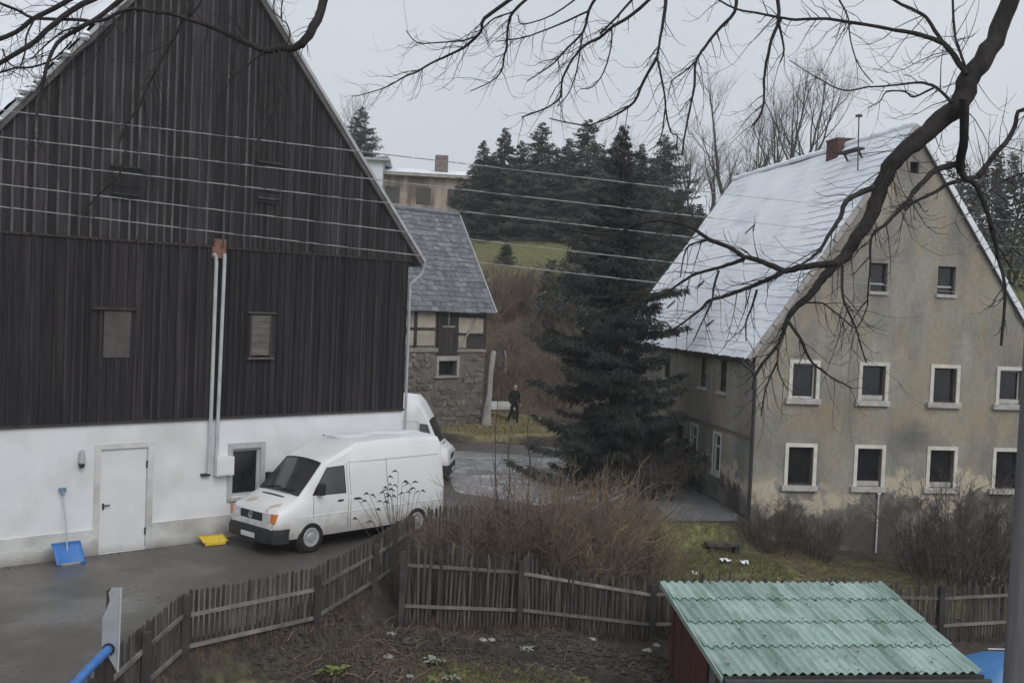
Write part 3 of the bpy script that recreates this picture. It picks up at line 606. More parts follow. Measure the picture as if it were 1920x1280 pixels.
# side wall: local frame turned, x runs from far to near
def side_wall():
    m = Matrix.Rotation(-math.pi/2, 4, 'Z')
    sh = [(-5.75, -5.1, .85, 2.1), (-3.35, -2.7, .85, 2.1)]; su = [(-5.1, -4.45, 3.5, 4.5), (-3.1, -2.45, 3.5, 4.5), (-9.3, -8.6, 3.5, 4.5), (-9.8, -9.1, .85, 2.1), (-7.6, -6.7, -.15, 1.95)]
    mb = wall_holes(-HL, 0, -2.0, HE+.1, sh+su, .18)
    o = mb.build('side_wall', 'house_render', house); o.rotation_euler = (0, 0, -math.pi/2)
    for i, h in enumerate(sh+su):
        a, b, c, d_ = h; white = i in (0, 1)
        if i == 6:
            w = MB().box(a, b, .1, .17, c, d_).build('side_door', 'dark_wood', house); w.rotation_euler = (0, 0, -math.pi/2); continue
        f = 'sash_white' if i < 2 or i == 5 else 'dark_wood'; k = .07
        w = MB().box(a, a+k, .05, .1, c, d_).box(b-k, b, .05, .1, c, d_).box(a+k, b-k, .05, .1, c, c+k).box(a+k, b-k, .05, .1, d_-k, d_).box(a+k, b-k, .055, .1, d_-.42, d_-.36).build('window', f, house)
        w.rotation_euler = (0, 0, -math.pi/2)
        MB().box(a+k-.005, b-k+.005, .075, .085, c+k, d_-k).build('pane', 'glass_dark', w)
        MB().box(a-.06, b+.06, -.09, .05, c-.1, c-.005).build('sill', 'sill_stone', w)
        if i < 2: MB().box(a-.07, a, -.02, .004, c, d_+.07).box(b, b+.07, -.02, .004, c, d_+.07).box(a, b, -.02, .004, d_, d_+.07).build('trim', 'sash_white', w)
    o = MB().box(-HL, -.02, -.035, .002, 2.3, 2.38).build('string_course', 'brick_dull', house); o.rotation_euler = (0, 0, -math.pi/2)
side_wall()
mb = MB().box(HW-.25, HW, 0.01, HL, -2.2, HE).box(0.2, HW-.25, HL-.25, HL, -2.2, HE).box(0.3, HW-.3, .45, .5, -2.0, HE-.1).box(.4, .45, .5, HL-.3, -2, HE-.1)
mb.prism([(0, HE), (HW, HE), (HC, HA)], HL-.2, HL); mb.prism([(0.3, HE), (HW-.3, HE), (HC, HA-.4)], .4, .45); mb.build('back_walls', 'house_render', house)
for sx in (-1, 1):
    nl = math.hypot(1, HS); nx_, nz_ = sx*HS/nl, 1/nl
    ov = .28
    def rp(u, v, off, sx=sx, nx_=nx_, nz_=nz_):
        ux = HC+.28; return (HC+sx*ux*u+nx_*off, -.1+(HL+.2)*v, HA+.12-HS*ux*u+nz_*off)
    mb = MB(); vs = [rp(0,0,0), rp(1,0,0), rp(1,1,0), rp(0,1,0), rp(0,0,-.12), rp(1,0,-.12), rp(1,1,-.12), rp(0,1,-.12)]
    mb.add(vs, [(0,1,2,3),(4,7,6,5),(0,4,5,1),(1,5,6,2),(2,6,7,3),(3,7,4,0)]); rf = recalc(mb.build('roof', 'roof_under', house))
    # rows of tiles showing through thin snow
    rows = 30; sm = MB(); r2 = random.Random(21+sx); nc = 100
    for r in range(rows):
        vary = [r2.uniform(-.006, .010) for _ in range(nc+1)]
        u0, u1 = r/rows, min(1.0, (r+1.10)/rows)
        def fn(a, b, u0=u0, u1=u1, vary=vary):
            j = int(round(b*nc)); wv = 0.012*math.sin(b*nc*math.pi) + vary[j]
            fd = max(.06, .8-b*1.6); return rp(u0+(u1-u0)*a+vary[j]*.35*a, b, 0.030+0.026*a*fd+wv*(0.4+a)*.9*fd + 0.02*math.sin(b*9+u0*7)+.01*math.sin(b*31+u0*13))
        sm.grid(fn, 2, nc)
        base_i = len(sm.v)-(nc+1)
        for j in range(nc):       # little front lip of each row
            a_, b_ = sm.v[base_i+j], sm.v[base_i+j+1]
            q = [(p[0]-nx_*.012, p[1], p[2]-nz_*.012) for p in (a_, b_)]
            sm.add([a_, b_, q[1], q[0]], [(0, 1, 2, 3)])
    sm.build('snow_cover', 'snow_roof', rf, 50)
    vb = MB(); lump = random.Random(3+sx)
    for k in range(14):
        u0, u1 = k/14, (k+1)/14-.004; h_ = .05+lump.uniform(-.01, .02)
        vb.add([rp(u0,0,h_), rp(u1,0,h_), rp(u1,0,-.1), rp(u0,0,-.1), *[tuple(np.array(rp(a,0,b))+np.array([0,-.05,0])) for a, b in ((u0,h_),(u1,h_),(u1,-.1),(u0,-.1))]],
            [(4,5,6,7),(0,1,5,4),(1,2,6,5),(2,3,7,6),(3,0,4,7),(0,3,2,1)])
    recalc(vb.build('verge', 'snow' if sx > 0 else 'pale_plaster', rf))
    if sx < 0:
        for (u, v, l, w_) in ((.40, .545, .34, .09), (.69, .62, .3, .1), (.80, .74, .34, .08), (.77, .45, .26, .07), (.88, .35, .22, .07)):
            a, b = rp(u, v, .062), rp(u-l/8.4, v-.025, .066)
            m_ = MB().bar(a, b, w_*1.3, .02, up=(nx_, 0, nz_)); m_.build('bare_tile', 'timber', rf)
        ridge = MB(); rr = random.Random(8)
        for k in range(40):
            v0, v1 = k/40, (k+1)/40-.002; p0, p1 = rp(0, v0, .1), rp(0, v1, .1); h_ = rr.uniform(.0, .03)
            ridge.tube([(HC, p0[1], HA+.13+h_), (HC, p1[1], HA+.13+h_)], .12, 8)
        ridge.build('ridge_tiles', 'snow_roof', rf, 60)
        gut = MB().tube([rp(1, 0, -.1), rp(1, .5, -.12), rp(1, 1, -.1)], .075, 8); gut.build('gutter', 'dark_metal', rf, 40)
# downpipe with swan neck at the near corner
MB().tube([(-.42, -.02, 4.72), (-.38, -.05, 4.55), (-.1, -.08, 4.3), (-.02, -.09, 4.1), (-.02, -.09, 2.2), (-.02, -.09, -.55)], .055, 8).build('downpipe', 'dark_metal', house, 40)
ch = MB().box(HC-.34, HC+.34, 4.6, 5.5, HA-.9, HA+.34).build('chimney', 'brick_red', house)
MB().box(HC-.37, HC+.37, 4.57, 5.53, HA+.34, HA+.39).build('chimney_cap', 'brick_dull', ch)
MB().box(HC-.3, HC+.3, 4.7, 5.4, HA+.39, HA+.42).build('snow_cap', 'snow', ch)
MB().bar((HC-.75, 2.0, HA-.35), (HC-.75, 3.4, HA-.35), .28, .07).bar((HC-.6, 2.2, HA-.6), (HC-.75, 2.2, HA-.36), .05, .05).bar((HC-.6, 3.2, HA-.6), (HC-.75, 3.2, HA-.36), .05, .05).build('roof_step', 'dark_wood', house)
MB().tube([(HC-1.0, 1.6, HA-1.1), (HC-1.05, 1.6, HA+.55)], .022, 6).box(HC-1.13, HC-.97, 1.52, 1.68, HA+.55, HA+.62).build('aerial_mast', 'dark_metal', house)
MB().tube([(4.05, -.06, -1.1), (4.05, -.06, .75)], .028, 6).box(3.99, 4.11, -.1, -.02, .75, .86).build('standpipe', 'sash_white', house)

# ================================================================== half-timbered outbuilding
ht = thing('half_timbered_outbuilding', 'small half-timbered outbuilding with slate roof and rubble stone base behind the barn', 'outbuilding', (-1.14, 52.0, 0), ANG)
TX0, TX1, TE, TB, TD = -10.0, -0.12, 6.02, 3.78, 5.0
doorx = (-3.06, -1.88); hat = (-2.92, -1.84, 2.72, 3.36)
wall_holes(TX0, TX1, -0.6, TB, [hat], .35).box(TX0, TX0+.3, .001, TD, -.6, TE).box(TX1-.3, TX1, .001, TD, -.6, TE).box(TX0+.3, TX1-.3, TD-.3, TD, -.6, TE).build('stone_base', 'mortar', ht)
# rubble stones laid in rough courses
z = 0.35; r5 = random.Random(77)
while z < TB-.1:
    hgt = r5.uniform(.16, .34); x = -5.6+r5.uniform(-.2, 0)
    while x < TX1-.08:
        w_ = min(r5.uniform(.2, .8), TX1-x)
        if not (x+w_ > hat[0]-.12 and x < hat[1]+.12 and z+hgt > hat[2]-.12 and z < hat[3]+.15) and w_ > .12 and r5.random() > .2:
            j = [(r5.uniform(-.09, .09), r5.uniform(-.09, .09)) for _ in range(4)]; g = .02
            p = [(x+g+max(0,j[0][0]), z+g+max(0,j[0][1])), (x+w_-g, z+g+j[1][1]*.5), (x+w_-g-max(0,j[2][0]), min(TB-.02, z+hgt-g+j[2][1]*.4)), (x+g, min(TB-.02, z+hgt-g+j[3][1]*.4))]
            pr = r5.uniform(.015, .06); cx = sum(q[0] for q in p)/4; cz = sum(q[1] for q in p)/4
            vs = [(q[0], .02, q[1]) for q in p]+[(q[0]+(cx-q[0])*.18, -pr, q[1]+(cz-q[1])*.18) for q in p]
            MB().add(vs, [(4,5,6,7),(0,1,5,4),(1,2,6,5),(2,3,7,6),(3,0,4,7)]).build('stone', 'stone', ht)
        x += w_
    z += hgt
w = MB().box(hat[0]-.13, hat[0], -.05, .05, hat[2]-.05, hat[3]+.22).box(hat[1], hat[1]+.13, -.05, .05, hat[2]-.05, hat[3]+.22).box(hat[0], hat[1], -.05, .05, hat[3], hat[3]+.22).build('hatch_surround', 'pale_plaster', ht)
MB().box(hat[0]-.25, hat[1]+.1, -.1, .05, hat[2]-.12, hat[2]-.055).build('sill', 'pale_plaster', w); MB().box(hat[0], hat[1], .25, .3, hat[2], hat[3]).build('pane', 'glass_dark', w)
# infill panels and frame
MB().box(TX0, TX1, .05, .2, TB, TE).build('frame_core', 'mortar', ht)
vx = [-9.9, -8.4, -6.9, -5.6, -4.3, -3.1]; zs_ = [3.98, 4.78, 5.62, 6.0]
for i in range(len(vx)-1):
    for k in range(3): MB().box(vx[i]+.09, vx[i+1]-.09, .0, .055, zs_[k]+.06, zs_[k+1]-.06).build('infill', 'cream_infill', ht)
for x0, x1, z0, z1, mt in ((-1.8, -.3, 5.47, 5.95, 'cream_infill'), (-1.8, -.3, 4.62, 5.33, 'cream_infill'), (-1.8, -1.3, 3.95, 4.55, 'cream_infill'), (-1.25, -.3, 3.95, 4.55, 'timber')):
    MB().box(x0, x1, .0, .055, z0, z1).build('infill', mt, ht)
for x in vx[:-1]+[-.2]: MB().box(x-.08, x+.08, -.03, .06, TB+.12, TE).build('post', 'timber', ht)
for z_ in (4.78, 5.62): MB().box(TX0, doorx[0], -.025, .058, z_-.06, z_+.06).build('rail', 'timber', ht)
MB().bar((doorx[1], -.0, 5.42), (TX1, -.0, 5.36), .1, .12).build('rail', 'timber', ht); MB().bar((doorx[1], -.0, 4.58), (TX1, -.0, 4.56), .1, .09).build('rail', 'timber', ht)
MB().box(TX0, TX1, -.04, .06, TE-.12, TE).build('wall_plate', 'timber', ht)
MB().box(TX0, doorx[0]+.05, -.07, .06, TB-.02, TB+.16).box(doorx[1], TX1, -.07, .06, TB-.02, TB+.1).build('sill_beam', 'timber_pale', ht)
MB().bar((-1.75, -.03, 3.9), (-.75, -.03, 5.35), .06, .1).build('brace', 'timber_pale', ht); MB().bar((-.75, -.025, 5.3), (-.35, -.025, 5.9), .05, .09).build('brace', 'timber', ht)
MB().bar((-5.2, -.02, 3.95), (-4.75, -.02, 4.75), .05, .1).build('brace', 'timber', ht)
ld = MB().box(doorx[0], doorx[1], -.05, .06, TB-.2, TE-.02).build('loft_door', 'dark_wood', ht)
MB().box(-2.78, -2.2, -.075, -.051, 4.95, 5.82).build('door_window', 'black_plastic', ld); MB().box(-2.5, -2.43, -.09, -.076, 4.98, 5.75).box(-2.8, -2.1, -.09, -.076, 4.86, 4.94).build('window_bar', 'timber_pale', ld)
for k in range(4): MB().box(doorx[0]+.03+k*.3, doorx[0]+.31+k*.3, -.068, -.051, TB-.18, 4.84).build('door_plank', 'dark_wood', ld)
# slate roof, 300 slates
RH, RDp = 4.05, 2.55
def rp(u, v, off, s=1):   # u down slope, v along
    nl = math.hypot(RH, RDp); return (TX0+(0.12-TX0)*v, RDp-s*(RDp+.35)*u - s*off*RH/nl, TE+.12+RH-(RH+.35*RH/RDp)*u+off*RDp/nl)
for s in (1, -1):
    vs = [rp(0,0,0,s), rp(1,0,0,s), rp(1,1,0,s), rp(0,1,0,s), rp(0,0,-.1,s), rp(1,0,-.1,s), rp(1,1,-.1,s), rp(0,1,-.1,s)]
    rf = recalc(MB().add(vs, [(0,1,2,3),(4,7,6,5),(0,4,5,1),(1,5,6,2),(2,6,7,3),(3,7,4,0)]).build('roof', 'slate', ht))
    if s == 1:
        rows = 20; r6 = random.Random(4)
        for r in range(rows):
            v = .46 + r6.uniform(-.02, 0); n_ = 14
            for k in range(15):
                wv = r6.uniform(.033, .043)
                if v >= .999: break
                v1 = min(1.0, v+wv); u0, u1 = r/rows, (r+1.12)/rows+r6.uniform(-.006, .008); u1 = min(u1, 1.01); l = r6.uniform(0, .012)
                q = [rp(u0, v+.0008, .012), rp(u1, v+.0008, .034+l), rp(u1, v1-.0008, .034+l), rp(u0, v1-.0008, .012), rp(u1, v+.0008, .012+l), rp(u1, v1-.0008, .012+l)]
                MB().add(q, [(0,1,2,3),(1,4,5,2),(0,4,1),(3,2,5)]).build('slate', 'slate', rf); v = v1
        MB().tube([rp(0, 0, .05), rp(0, 1, .05)], .1, 6).build('ridge_cap', 'slate', rf); MB().bar(rp(0, 1.004, .02), rp(1, 1.004, .02), .06, .1).build('verge_board', 'dull_frame', rf)
MB().prism([(0, 0), (5.1, 0), (2.55, 4.0)], 0, .2).build('end_gable', 'timber', ht, loc=(TX1, 0, TE)).rotation_euler = (0, 0, math.pi/2)
# buttress
p = at_y(912, 785, 51.6)
bt = MB(); rb = random.Random(2)
bt.tube([(0, 0, -.4), (.02, 0, .4), (.1, 0, 1.2), (.12, 0, 2.2), (.2, 0, 3.05), (.22, 0, 3.15)], [.27, .19, .13, .125, .14, .09], 7)
tag(bt.build('plastered_pillar', 'pale_plaster', None, 50, loc=p), 'pale weathered pillar at the corner of the half-timbered outbuilding', 'pillar')

# ================================================================== buildings up on the hill
hb = thing('hill_building', 'long low brownish building with brick chimney up on the hill', 'building', (-13.0, 115, 15.0), R_(8))
MB().box(-2, 13, 0, 9, -2, 3.75).build('wall', 'hill_wall', hb)
rf = MB().prism([(-2.4, 3.7), (13.4, 3.7), (13.4, 4.0), (-2.4, 4.0)], -.7, 9.5).build('roof', 'pale_plaster', hb)
MB().add([(-2.4,-.75,4.01),(13.4,-.75,4.01),(13.4,4.5,5.0),(-2.4,4.5,5.0),(13.4,9.6,4.01),(-2.4,9.6,4.01)], [(0,1,2,3),(3,2,4,5),(1,4,2),(0,3,5)]).build('snow_cover', 'snow_roof', rf)
MB().box(4.6, 5.9, 2, 3.2, 4.0, 6.3).build('chimney', 'brick_dull', hb)
for k in range(4): MB().box(-.6+k*3.2, .9+k*3.2, -.05, .02, .9, 2.6).build('window', 'hatch_grey', hb)
hw = thing('hill_house', 'white house with flat overhanging roof edge behind the barn roof slope', 'house', (-19.2, 112, 15.2), R_(4))
MB().box(0, 5.6, 0, 8, -2, 4.6).build('wall', 'hill_white', hw)
rf = MB().box(-.5, 6.3, -.6, 8.5, 4.6, 4.85).build('roof', 'dull_frame', hw); MB().add([(-.55,-.65,4.86),(6.35,-.65,4.86),(6.35,8.5,6.0),(-.55,8.5,6.0)], [(0,1,2,3)]).build('snow_cover', 'snow_roof', rf)
MB().box(4.0, 5.0, -.03, .02, 1.0, 2.3).build('window', 'glass_dark', hw)

# ================================================================== green-roofed shed
SH0 = Vector((3.88, 19.2, -.28)); SHX = Vector((4.8, .7, 0)); SHW = SHX.length; sang = math.atan2(.7, 4.8)
shed = thing('garden_shed', 'red wooden garden shed with green corrugated roof', 'shed', (3.88, 19.2, 0), sang)
SD, SR, SZ = 3.95, .66, -.28       # roof depth, rise, front edge height
def sp(u, v, off=0.0): return (u*SHW - .0, v*SD - .18*u*0, SZ+SR*v+off)
per = .177; amp = .026
vbreak = [(0, .275), (.262, .53), (.515, .79), (.775, 1.0)]
SK = -0.02
for ri, (v0, v1) in enumerate(vbreak):
    u = 0.0; k = 0
    while u < SHW-.05:
        u1 = min(u+per*5.2, SHW); mb = MB(); nu = max(6, int((u1-u)/per*8))
        lift = .016*(3-ri)*0 + (.012 if k % 2 else 0.0)
        def fn(a, b, u=u, u1=u1, v0=v0, v1=v1, lift=lift):
            x = u+(u1-u)*a; v = v0+(v1-v0)*b
            return (x-.17*v*0, v*SD, SZ+SR*v+amp*math.sin(2*math.pi*x/per)+lift+.036*(1-b)+.004)
        mb.grid(fn, nu, 2)
        fr = [fn(i/nu, 0) for i in range(nu+1)]
        for i in range(nu):
            a_, b_ = fr[i], fr[i+1]; mb.add([a_, b_, (b_[0], b_[1]+.004, b_[2]-.012), (a_[0], a_[1]+.004, a_[2]-.012)], [(0, 3, 2, 1)])
        mb.build('roof_sheet', 'eternit_green', shed, 60); u = u1-per*.15; k += 1
        if u1 >= SHW: break
o = MB().box(.05, SHW-.03, .06, SD-.05, 0, .02).build('roof_deck', 'post_wood', shed)
for vtx in o.data.vertices: vtx.co.z += SZ-.07+SR*vtx.co.y/SD
MB().bar((-.0, -.03, SZ-.06), (SHW, -.03, SZ-.06), .05, .14).build('front_fascia', 'post_wood', shed)
MB().bar((-.02, -.03, SZ-.04), (-.02, SD, SZ+SR-.04), .04, .1).build('verge_board', 'eternit_green', shed)
MB().tube([(0, -.1, SZ-.06), (SHW+.1, -.1, SZ-.10)], .055, 8).build('gutter', 'dark_metal', shed, 40)
MB().tube([(SHW+.02, -.1, SZ-.1), (SHW-.12, -.06, SZ-.24), (SHW-.4, .05, SZ-.28)], .04, 7).build('gutter_elbow', 'sash_white', shed, 40)
r9 = random.Random(99); mo = MB(); lf = MB(); scw = MB()
def roof_pt(x, v, dz): return (x, v*SD, SZ+SR*v+amp*math.sin(2*math.pi*x/per)+dz)
for k in range(190):
    v = r9.choice([0.01, .272, .525, .785, .99])+r9.gauss(0, .012); x = r9.uniform(.05, SHW-.05) if k % 3 else r9.gauss(SHW*.68, .5); v = min(.99, max(.005, v)); s_ = r9.uniform(.008, .026)
    if not .03 < x < SHW-.03: continue
    p = roof_pt(x, v, .036); mo.lathe([(s_, -.012), (s_*.9, s_*.3), (s_*.3, s_*.55)], 6, c=p)
for k in range(70):
    x, v = r9.uniform(.1, SHW-.1), r9.uniform(.02, .97); p = Vector(roof_pt(x, v, .05)); a_ = r9.uniform(0, 6.28); l_ = r9.uniform(.025, .05); d1 = Vector((math.cos(a_), math.sin(a_), .1))*l_; d2 = Vector((-math.sin(a_), math.cos(a_), .2))*l_*.45
    lf.add([p-d1, p-d2, p+d1, p+d2], [(0, 1, 2, 3)])
for v in (.02, .14, .285, .40, .54, .66, .80, .90, .985):
    for k in range(1, int(SHW/per), 2): scw.lathe([(.011, 0), (.011, .008), (.005, .014)], 6, c=roof_pt((k+.25)*per, v, .036))
tag(mo.build('roof_moss', 'moss', shed, 60), kind='stuff'); tag(lf.build('roof_leaves', 'litter', shed), kind='stuff'); tag(scw.build('roof_screws', 'dark_metal', shed), kind='stuff')
def shz(y): return SZ+SR*y/SD-.08
# left side boards (the side towards the garden)
y = .35
for w_, mt in ((.16, 'shed_red'), (.17, 'shed_red'), (.15, 'shed_red'), (.5, 'shed_grey'), (.17, 'shed_red'), (.17, 'shed_red'), (.16, 'shed_red'), (.17, 'shed_red'), (.17, 'shed_red'), (.17, 'shed_red'), (.17, 'shed_red'), (.17, 'shed_red'), (.17, 'shed_red'), (.17, 'shed_red'), (.17, 'shed_red'), (.17, 'shed_red')):
    o = MB().add([(.16,y+.004,-2.6),(.16,y+w_-.004,-2.6),(.16,y+w_-.004,shz(y+w_)),(.16,y+.004,shz(y)),(.19,y+.004,-2.6),(.19,y+w_-.004,-2.6),(.19,y+w_-.004,shz(y+w_)),(.19,y+.004,shz(y))],
             [(0,3,2,1),(4,5,6,7),(0,1,5,4),(1,2,6,5),(2,3,7,6),(3,0,4,7)]).build('side_board', mt, shed); y += w_
    if mt == 'shed_grey': o.location.x = .05
MB().box(.12, .24, 3.42, 3.54, -2.6, shz(3.42)).build('corner_post', 'shed_red', shed)
for k in range(28): MB().box(.16+k*.165, .16+k*.165+.158, .3, .33, -2.6, shz(.3)).build('front_board', 'shed_red', shed)
MB().box(.2, SHW-.2, 3.5, 3.54, -2.6, shz(3.5)).box(SHW-.24, SHW-.2, .34, 3.5, -2.6, shz(.3)).build('rear_wall', 'shed_red', shed)
# ================================================================== vehicles
def loft_body(stations, bottom, belt):
    """stations: (x, half width low, half width up, shoulder z, top z); returns MB and a side-surface lookup"""
    mb = MB(); secs = []
    for x, w, wu, zs, zt in stations:
        zb = min(belt, zs*.88); b = bottom
        half = [(w*.95, b), (w, b+.16 if b+.16 < zb else (b+zb)/2), (w, (b+.16+zb)/2 if b+.16 < zb else zb), (w*.995, zb), ((w*.99+wu)/2, (zb+zs)/2), (wu, zs), (wu*.9, zs+(zt-zs)*.62), (wu*.55, zs+(zt-zs)*.93), (0, zt)]
        secs.append([(x, y, z) for y, z in half]+[(x, -y, z) for y, z in half[-2::-1]])
    n = len(secs[0])
    for s in secs: mb.v.extend(s)
    for i in range(len(secs)-1):
        for j in range(n-1):
            mb.f.append((i*n+j, i*n+j+1, (i+1)*n+j+1, (i+1)*n+j)); mb.mi.append(0)
        mb.f.append((i*n+n-1, i*n, (i+1)*n, (i+1)*n+n-1)); mb.mi.append(0)
    mb.f.append(tuple(range(n))); mb.mi.append(0); o = (len(secs)-1)*n; mb.f.append(tuple(o+j for j in range(n-1, -1, -1))); mb.mi.append(0)
    st = sorted(stations)
    def yside(x, z):
        xs_ = [s[0] for s in st]; w = np.interp(x, xs_, [s[1] for s in st]); wu = np.interp(x, xs_, [s[2] for s in st]); zs = np.interp(x, xs_, [s[3] for s in st])
        zb = min(belt, zs*.88)
        if z <= zb: return float(w)
        return float(np.interp(z, [zb, zs], [w*.995, wu]))
    return mb, yside
def cut_wheels(o, axles, r, w):
    for x in axles:
        cb = MB().lathe([(r, -w), (r, w)], 28, 'y', (x, 0, r*.84)); c = recalc(cb.build('cut', 'black_plastic'))
        md = o.modifiers.new('cut', 'BOOLEAN'); md.operation = 'DIFFERENCE'; md.object = c; md.solver = 'EXACT'
        dg = bpy.context.evaluated_depsgraph_get(); me = bpy.data.meshes.new_from_object(o.evaluated_get(dg)); o.modifiers.clear(); o.data = me
        bpy.data.objects.remove(c, do_unlink=True)
def wheel(parent, x, y, r, s):
    t = MB().lathe([(r*.62, -.1), (r*.9, -.11), (r, -.08), (r, .08), (r*.9, .11), (r*.62, .1)], 24, 'y', (x, y, r)).build('wheel', 'rubber', parent, 40)
    MB().lathe([(r*.63, s*.101), (r*.60, s*.116), (r*.54, s*.114), (r*.48, s*.104), (r*.30, s*.103), (r*.26, s*.122), (r*.1, s*.126), (.005, s*.126)], 20, 'y', (x, y, r)).build('rim', 'rim_steel', t, 40)
def patch_side(yside, pts, s, off, nu=6, nv=5):
    """pts: four corners (x,z) a,b,c,d ; grid laid on the body side"""
    a, b, c, d = [np.array(p, float) for p in pts]
    def fn(u, v):
        p = (a*(1-u)+b*u)*(1-v)+(d*(1-u)+c*u)*v; return (p[0], s*(yside(p[0], p[1])+off), p[1])
    return MB().grid(fn, nu, nv)
def van(name, label, loc, rz, high=0.0):
    t = thing(name, label, 'van', loc, rz, 'white vans in the yard')
    h = high
    st = [(2.80, .76, .72, .66, .74), (2.77, .86, .82, .86, .95), (2.66, .93, .86, 1.01, 1.10), (2.36, .95, .87, 1.13, 1.21), (2.08, .965, .86, 1.25, 1.33), (1.70, .965, .83, 1.60, 1.70), (1.32, .965, .79, 1.98, 2.09),
          (1.08, .965, .785, 2.08+h*.3, 2.19+h*.4), (.75, .965, .785, 2.20+h*.8, 2.34+h*.9), (.35, .965, .79, 2.36+h, 2.53+h), (-.6, .965, .79, 2.38+h, 2.57+h), (-1.95, .965, .79, 2.37+h, 2.55+h), (-2.42, .96, .785, 2.35+h, 2.51+h), (-2.5, .94, .76, 2.28+h, 2.42+h)]
    mb, ys = loft_body(st, .36, 1.22)
    body = recalc(mb.build('body', 'van_white', t)); cut_wheels(body, (1.78, -1.56), .42, 1.3)
    body.data.polygons.foreach_set('use_smooth', [True]*len(body.data.polygons)); body.data.set_sharp_from_angle(angle=R_(32))
    MB().box(-2.3, 2.4, -.62, .62, .22, .4).build('underbody', 'black_plastic', t)
    for x in (1.78, -1.56):
        MB().lathe([(.40, -.9), (.40, .9)], 20, 'y', (x, 0, .353)).build('wheel_well', 'black_plastic', t)
        for s in (1, -1):
            wheel(t, x, s*.865, .362, s)
    # windscreen
    def ws(u, v):
        x = 2.05-(.70*v); w = .76-.10*v; y = (u*2-1)*w; zc = np.interp(-x, [-2.08, -1.7, -1.32], [1.33, 1.70, 2.09]); return (x+.028-.06*(u*2-1)**2*.5, y, zc+.028-.055*(u*2-1)**2)
    wsn = MB().grid(ws, 10, 6).build('windscreen', 'van_glass', t, 60)
    for a, b in ((.15, .52), (.5, .9)): MB().tube([np.array(ws(a, .02))+(.02, 0, .02), np.array(ws(b, .10))+(.02, 0, .02)], .012, 5).build('wiper', 'black_plastic', wsn)
    fr = MB(); fr.tube([np.array(ws(u/10, 0))+(0, 0, .0) for u in range(11)], .018, 5).tube([ws(u/10, 1) for u in range(11)], .02, 5).tube([ws(0, v/6) for v in range(7)], .018, 5).tube([ws(1, v/6) for v in range(7)], .018, 5)
    fr.build('seal', 'black_plastic', wsn)
    # bonnet air slot
    MB().grid(lambda u, v: (2.2+.035*v-.02*(2*u-1)**2, (u*2-1)*.55, 1.285-.022*v-.03*(2*u-1)**2+.016), 10, 2).build('air_slot', 'black_plastic', t)
    for s in (1, -1):
        patch_side(ys, [(1.74, 1.34), (.78, 1.32), (.78, 1.95), (1.27, 1.93)], s, .010).build('door_window', 'van_glass', t, 60)
        e = MB(); P = [(1.74, 1.34), (.78, 1.32), (.78, 1.95), (1.27, 1.93), (1.74, 1.34)]
        for k in range(4):
            a, b = P[k], P[k+1]; e.tube([((a[0]+(b[0]-a[0])*q/4), s*(ys(a[0]+(b[0]-a[0])*q/4, a[1]+(b[1]-a[1])*q/4)+.006), a[1]+(b[1]-a[1])*q/4) for q in range(5)], .014, 4)
        e.build('window_seal', 'black_plastic', t)
        m = MB().box(1.52, 1.66, s*1.0-.03, s*1.0+.13*s, 1.34, 1.62) if s > 0 else MB().box(1.52, 1.66, -1.13, -.97, 1.34, 1.62)
        mo = m.bar((1.6, s*.9, 1.42), (1.6, s*1.02, 1.45), .05, .05).build('mirror', 'black_plastic', t)
        bv = mo.modifiers.new('bevel', 'BEVEL'); bv.width = .025; bv.segments = 2
        MB().box(.86, 1.02, s*.968-.012, s*.968+.012, 1.13, 1.17).build('door_handle', 'black_plastic', t)
        MB().box(.36, .52, s*.968-.012, s*.968+.012, 1.13, 1.17).build('door_handle', 'black_plastic', t)
        for x, z0, z1 in ((.70, .52, 2.0), (.62, .52, 2.05), (-.55, .52, 2.05), (1.74, .8, 1.3)):       # door seams
            MB().tube([(x, s*(ys(x, z0+(z1-z0)*q/6)+.001), z0+(z1-z0)*q/6) for q in range(7)], .005, 4).build('door_seam', 'black_plastic', t)
        MB().tube([(x, s*(ys(x, .86)+.002), .86) for x in np.linspace(-2.35, 2.3, 8)], .012, 4).build('side_crease', 'van_white', t)
        MB().tube([(x, s*(ys(x, 2.02)+.002), 2.02) for x in np.linspace(-2.35, .6, 6)], .010, 4).build('roof_seam', 'dull_frame', t)
        MB().box(2.655, 2.812, s*.46 if s > 0 else -.73, .73 if s > 0 else -.46, .76, .98).build('headlight', 'lamp_clear', t)
        MB().box(2.60, 2.785, .735 if s > 0 else -.875, .875 if s > 0 else -.735, .76, .98).build('indicator', 'lamp_orange', t)
        MB().box(-2.53, -2.48, s*.93-.12 if s > 0 else -.93, .93 if s > 0 else -.81, .75, 1.25).build('tail_light', 'lamp_red', t)
    g = MB().box(2.70, 2.806, -.42, .42, .775, .955).build('grille', 'black_plastic', t)
    for k in range(4): MB().box(2.807, 2.814, -.4, .4, .80+k*.042, .812+k*.042).build('grille_bar', 'dark_metal', g)
    em = MB(); ring = [(2.822, .075*math.cos(a), .875+.075*math.sin(a)) for a in np.linspace(0, 2*math.pi, 19)]; em.tube(ring, .009, 5)
    em.tube([(2.822, -.035, .94), (2.822, 0, .885), (2.822, .035, .94)], .007, 4); em.tube([(2.822, -.068, .89), (2.822, -.03, .815), (2.822, 0, .87), (2.822, .03, .815), (2.822, .068, .89)], .007, 4)
    em.build('emblem', 'chrome', g)
    bp = MB(); prof = [(2.42, .985), (2.66, .965), (2.80, .88), (2.855, .6), (2.865, 0.2)]; prof = prof+[(x, -y) for x, y in prof[::-1]]; n = len(prof)
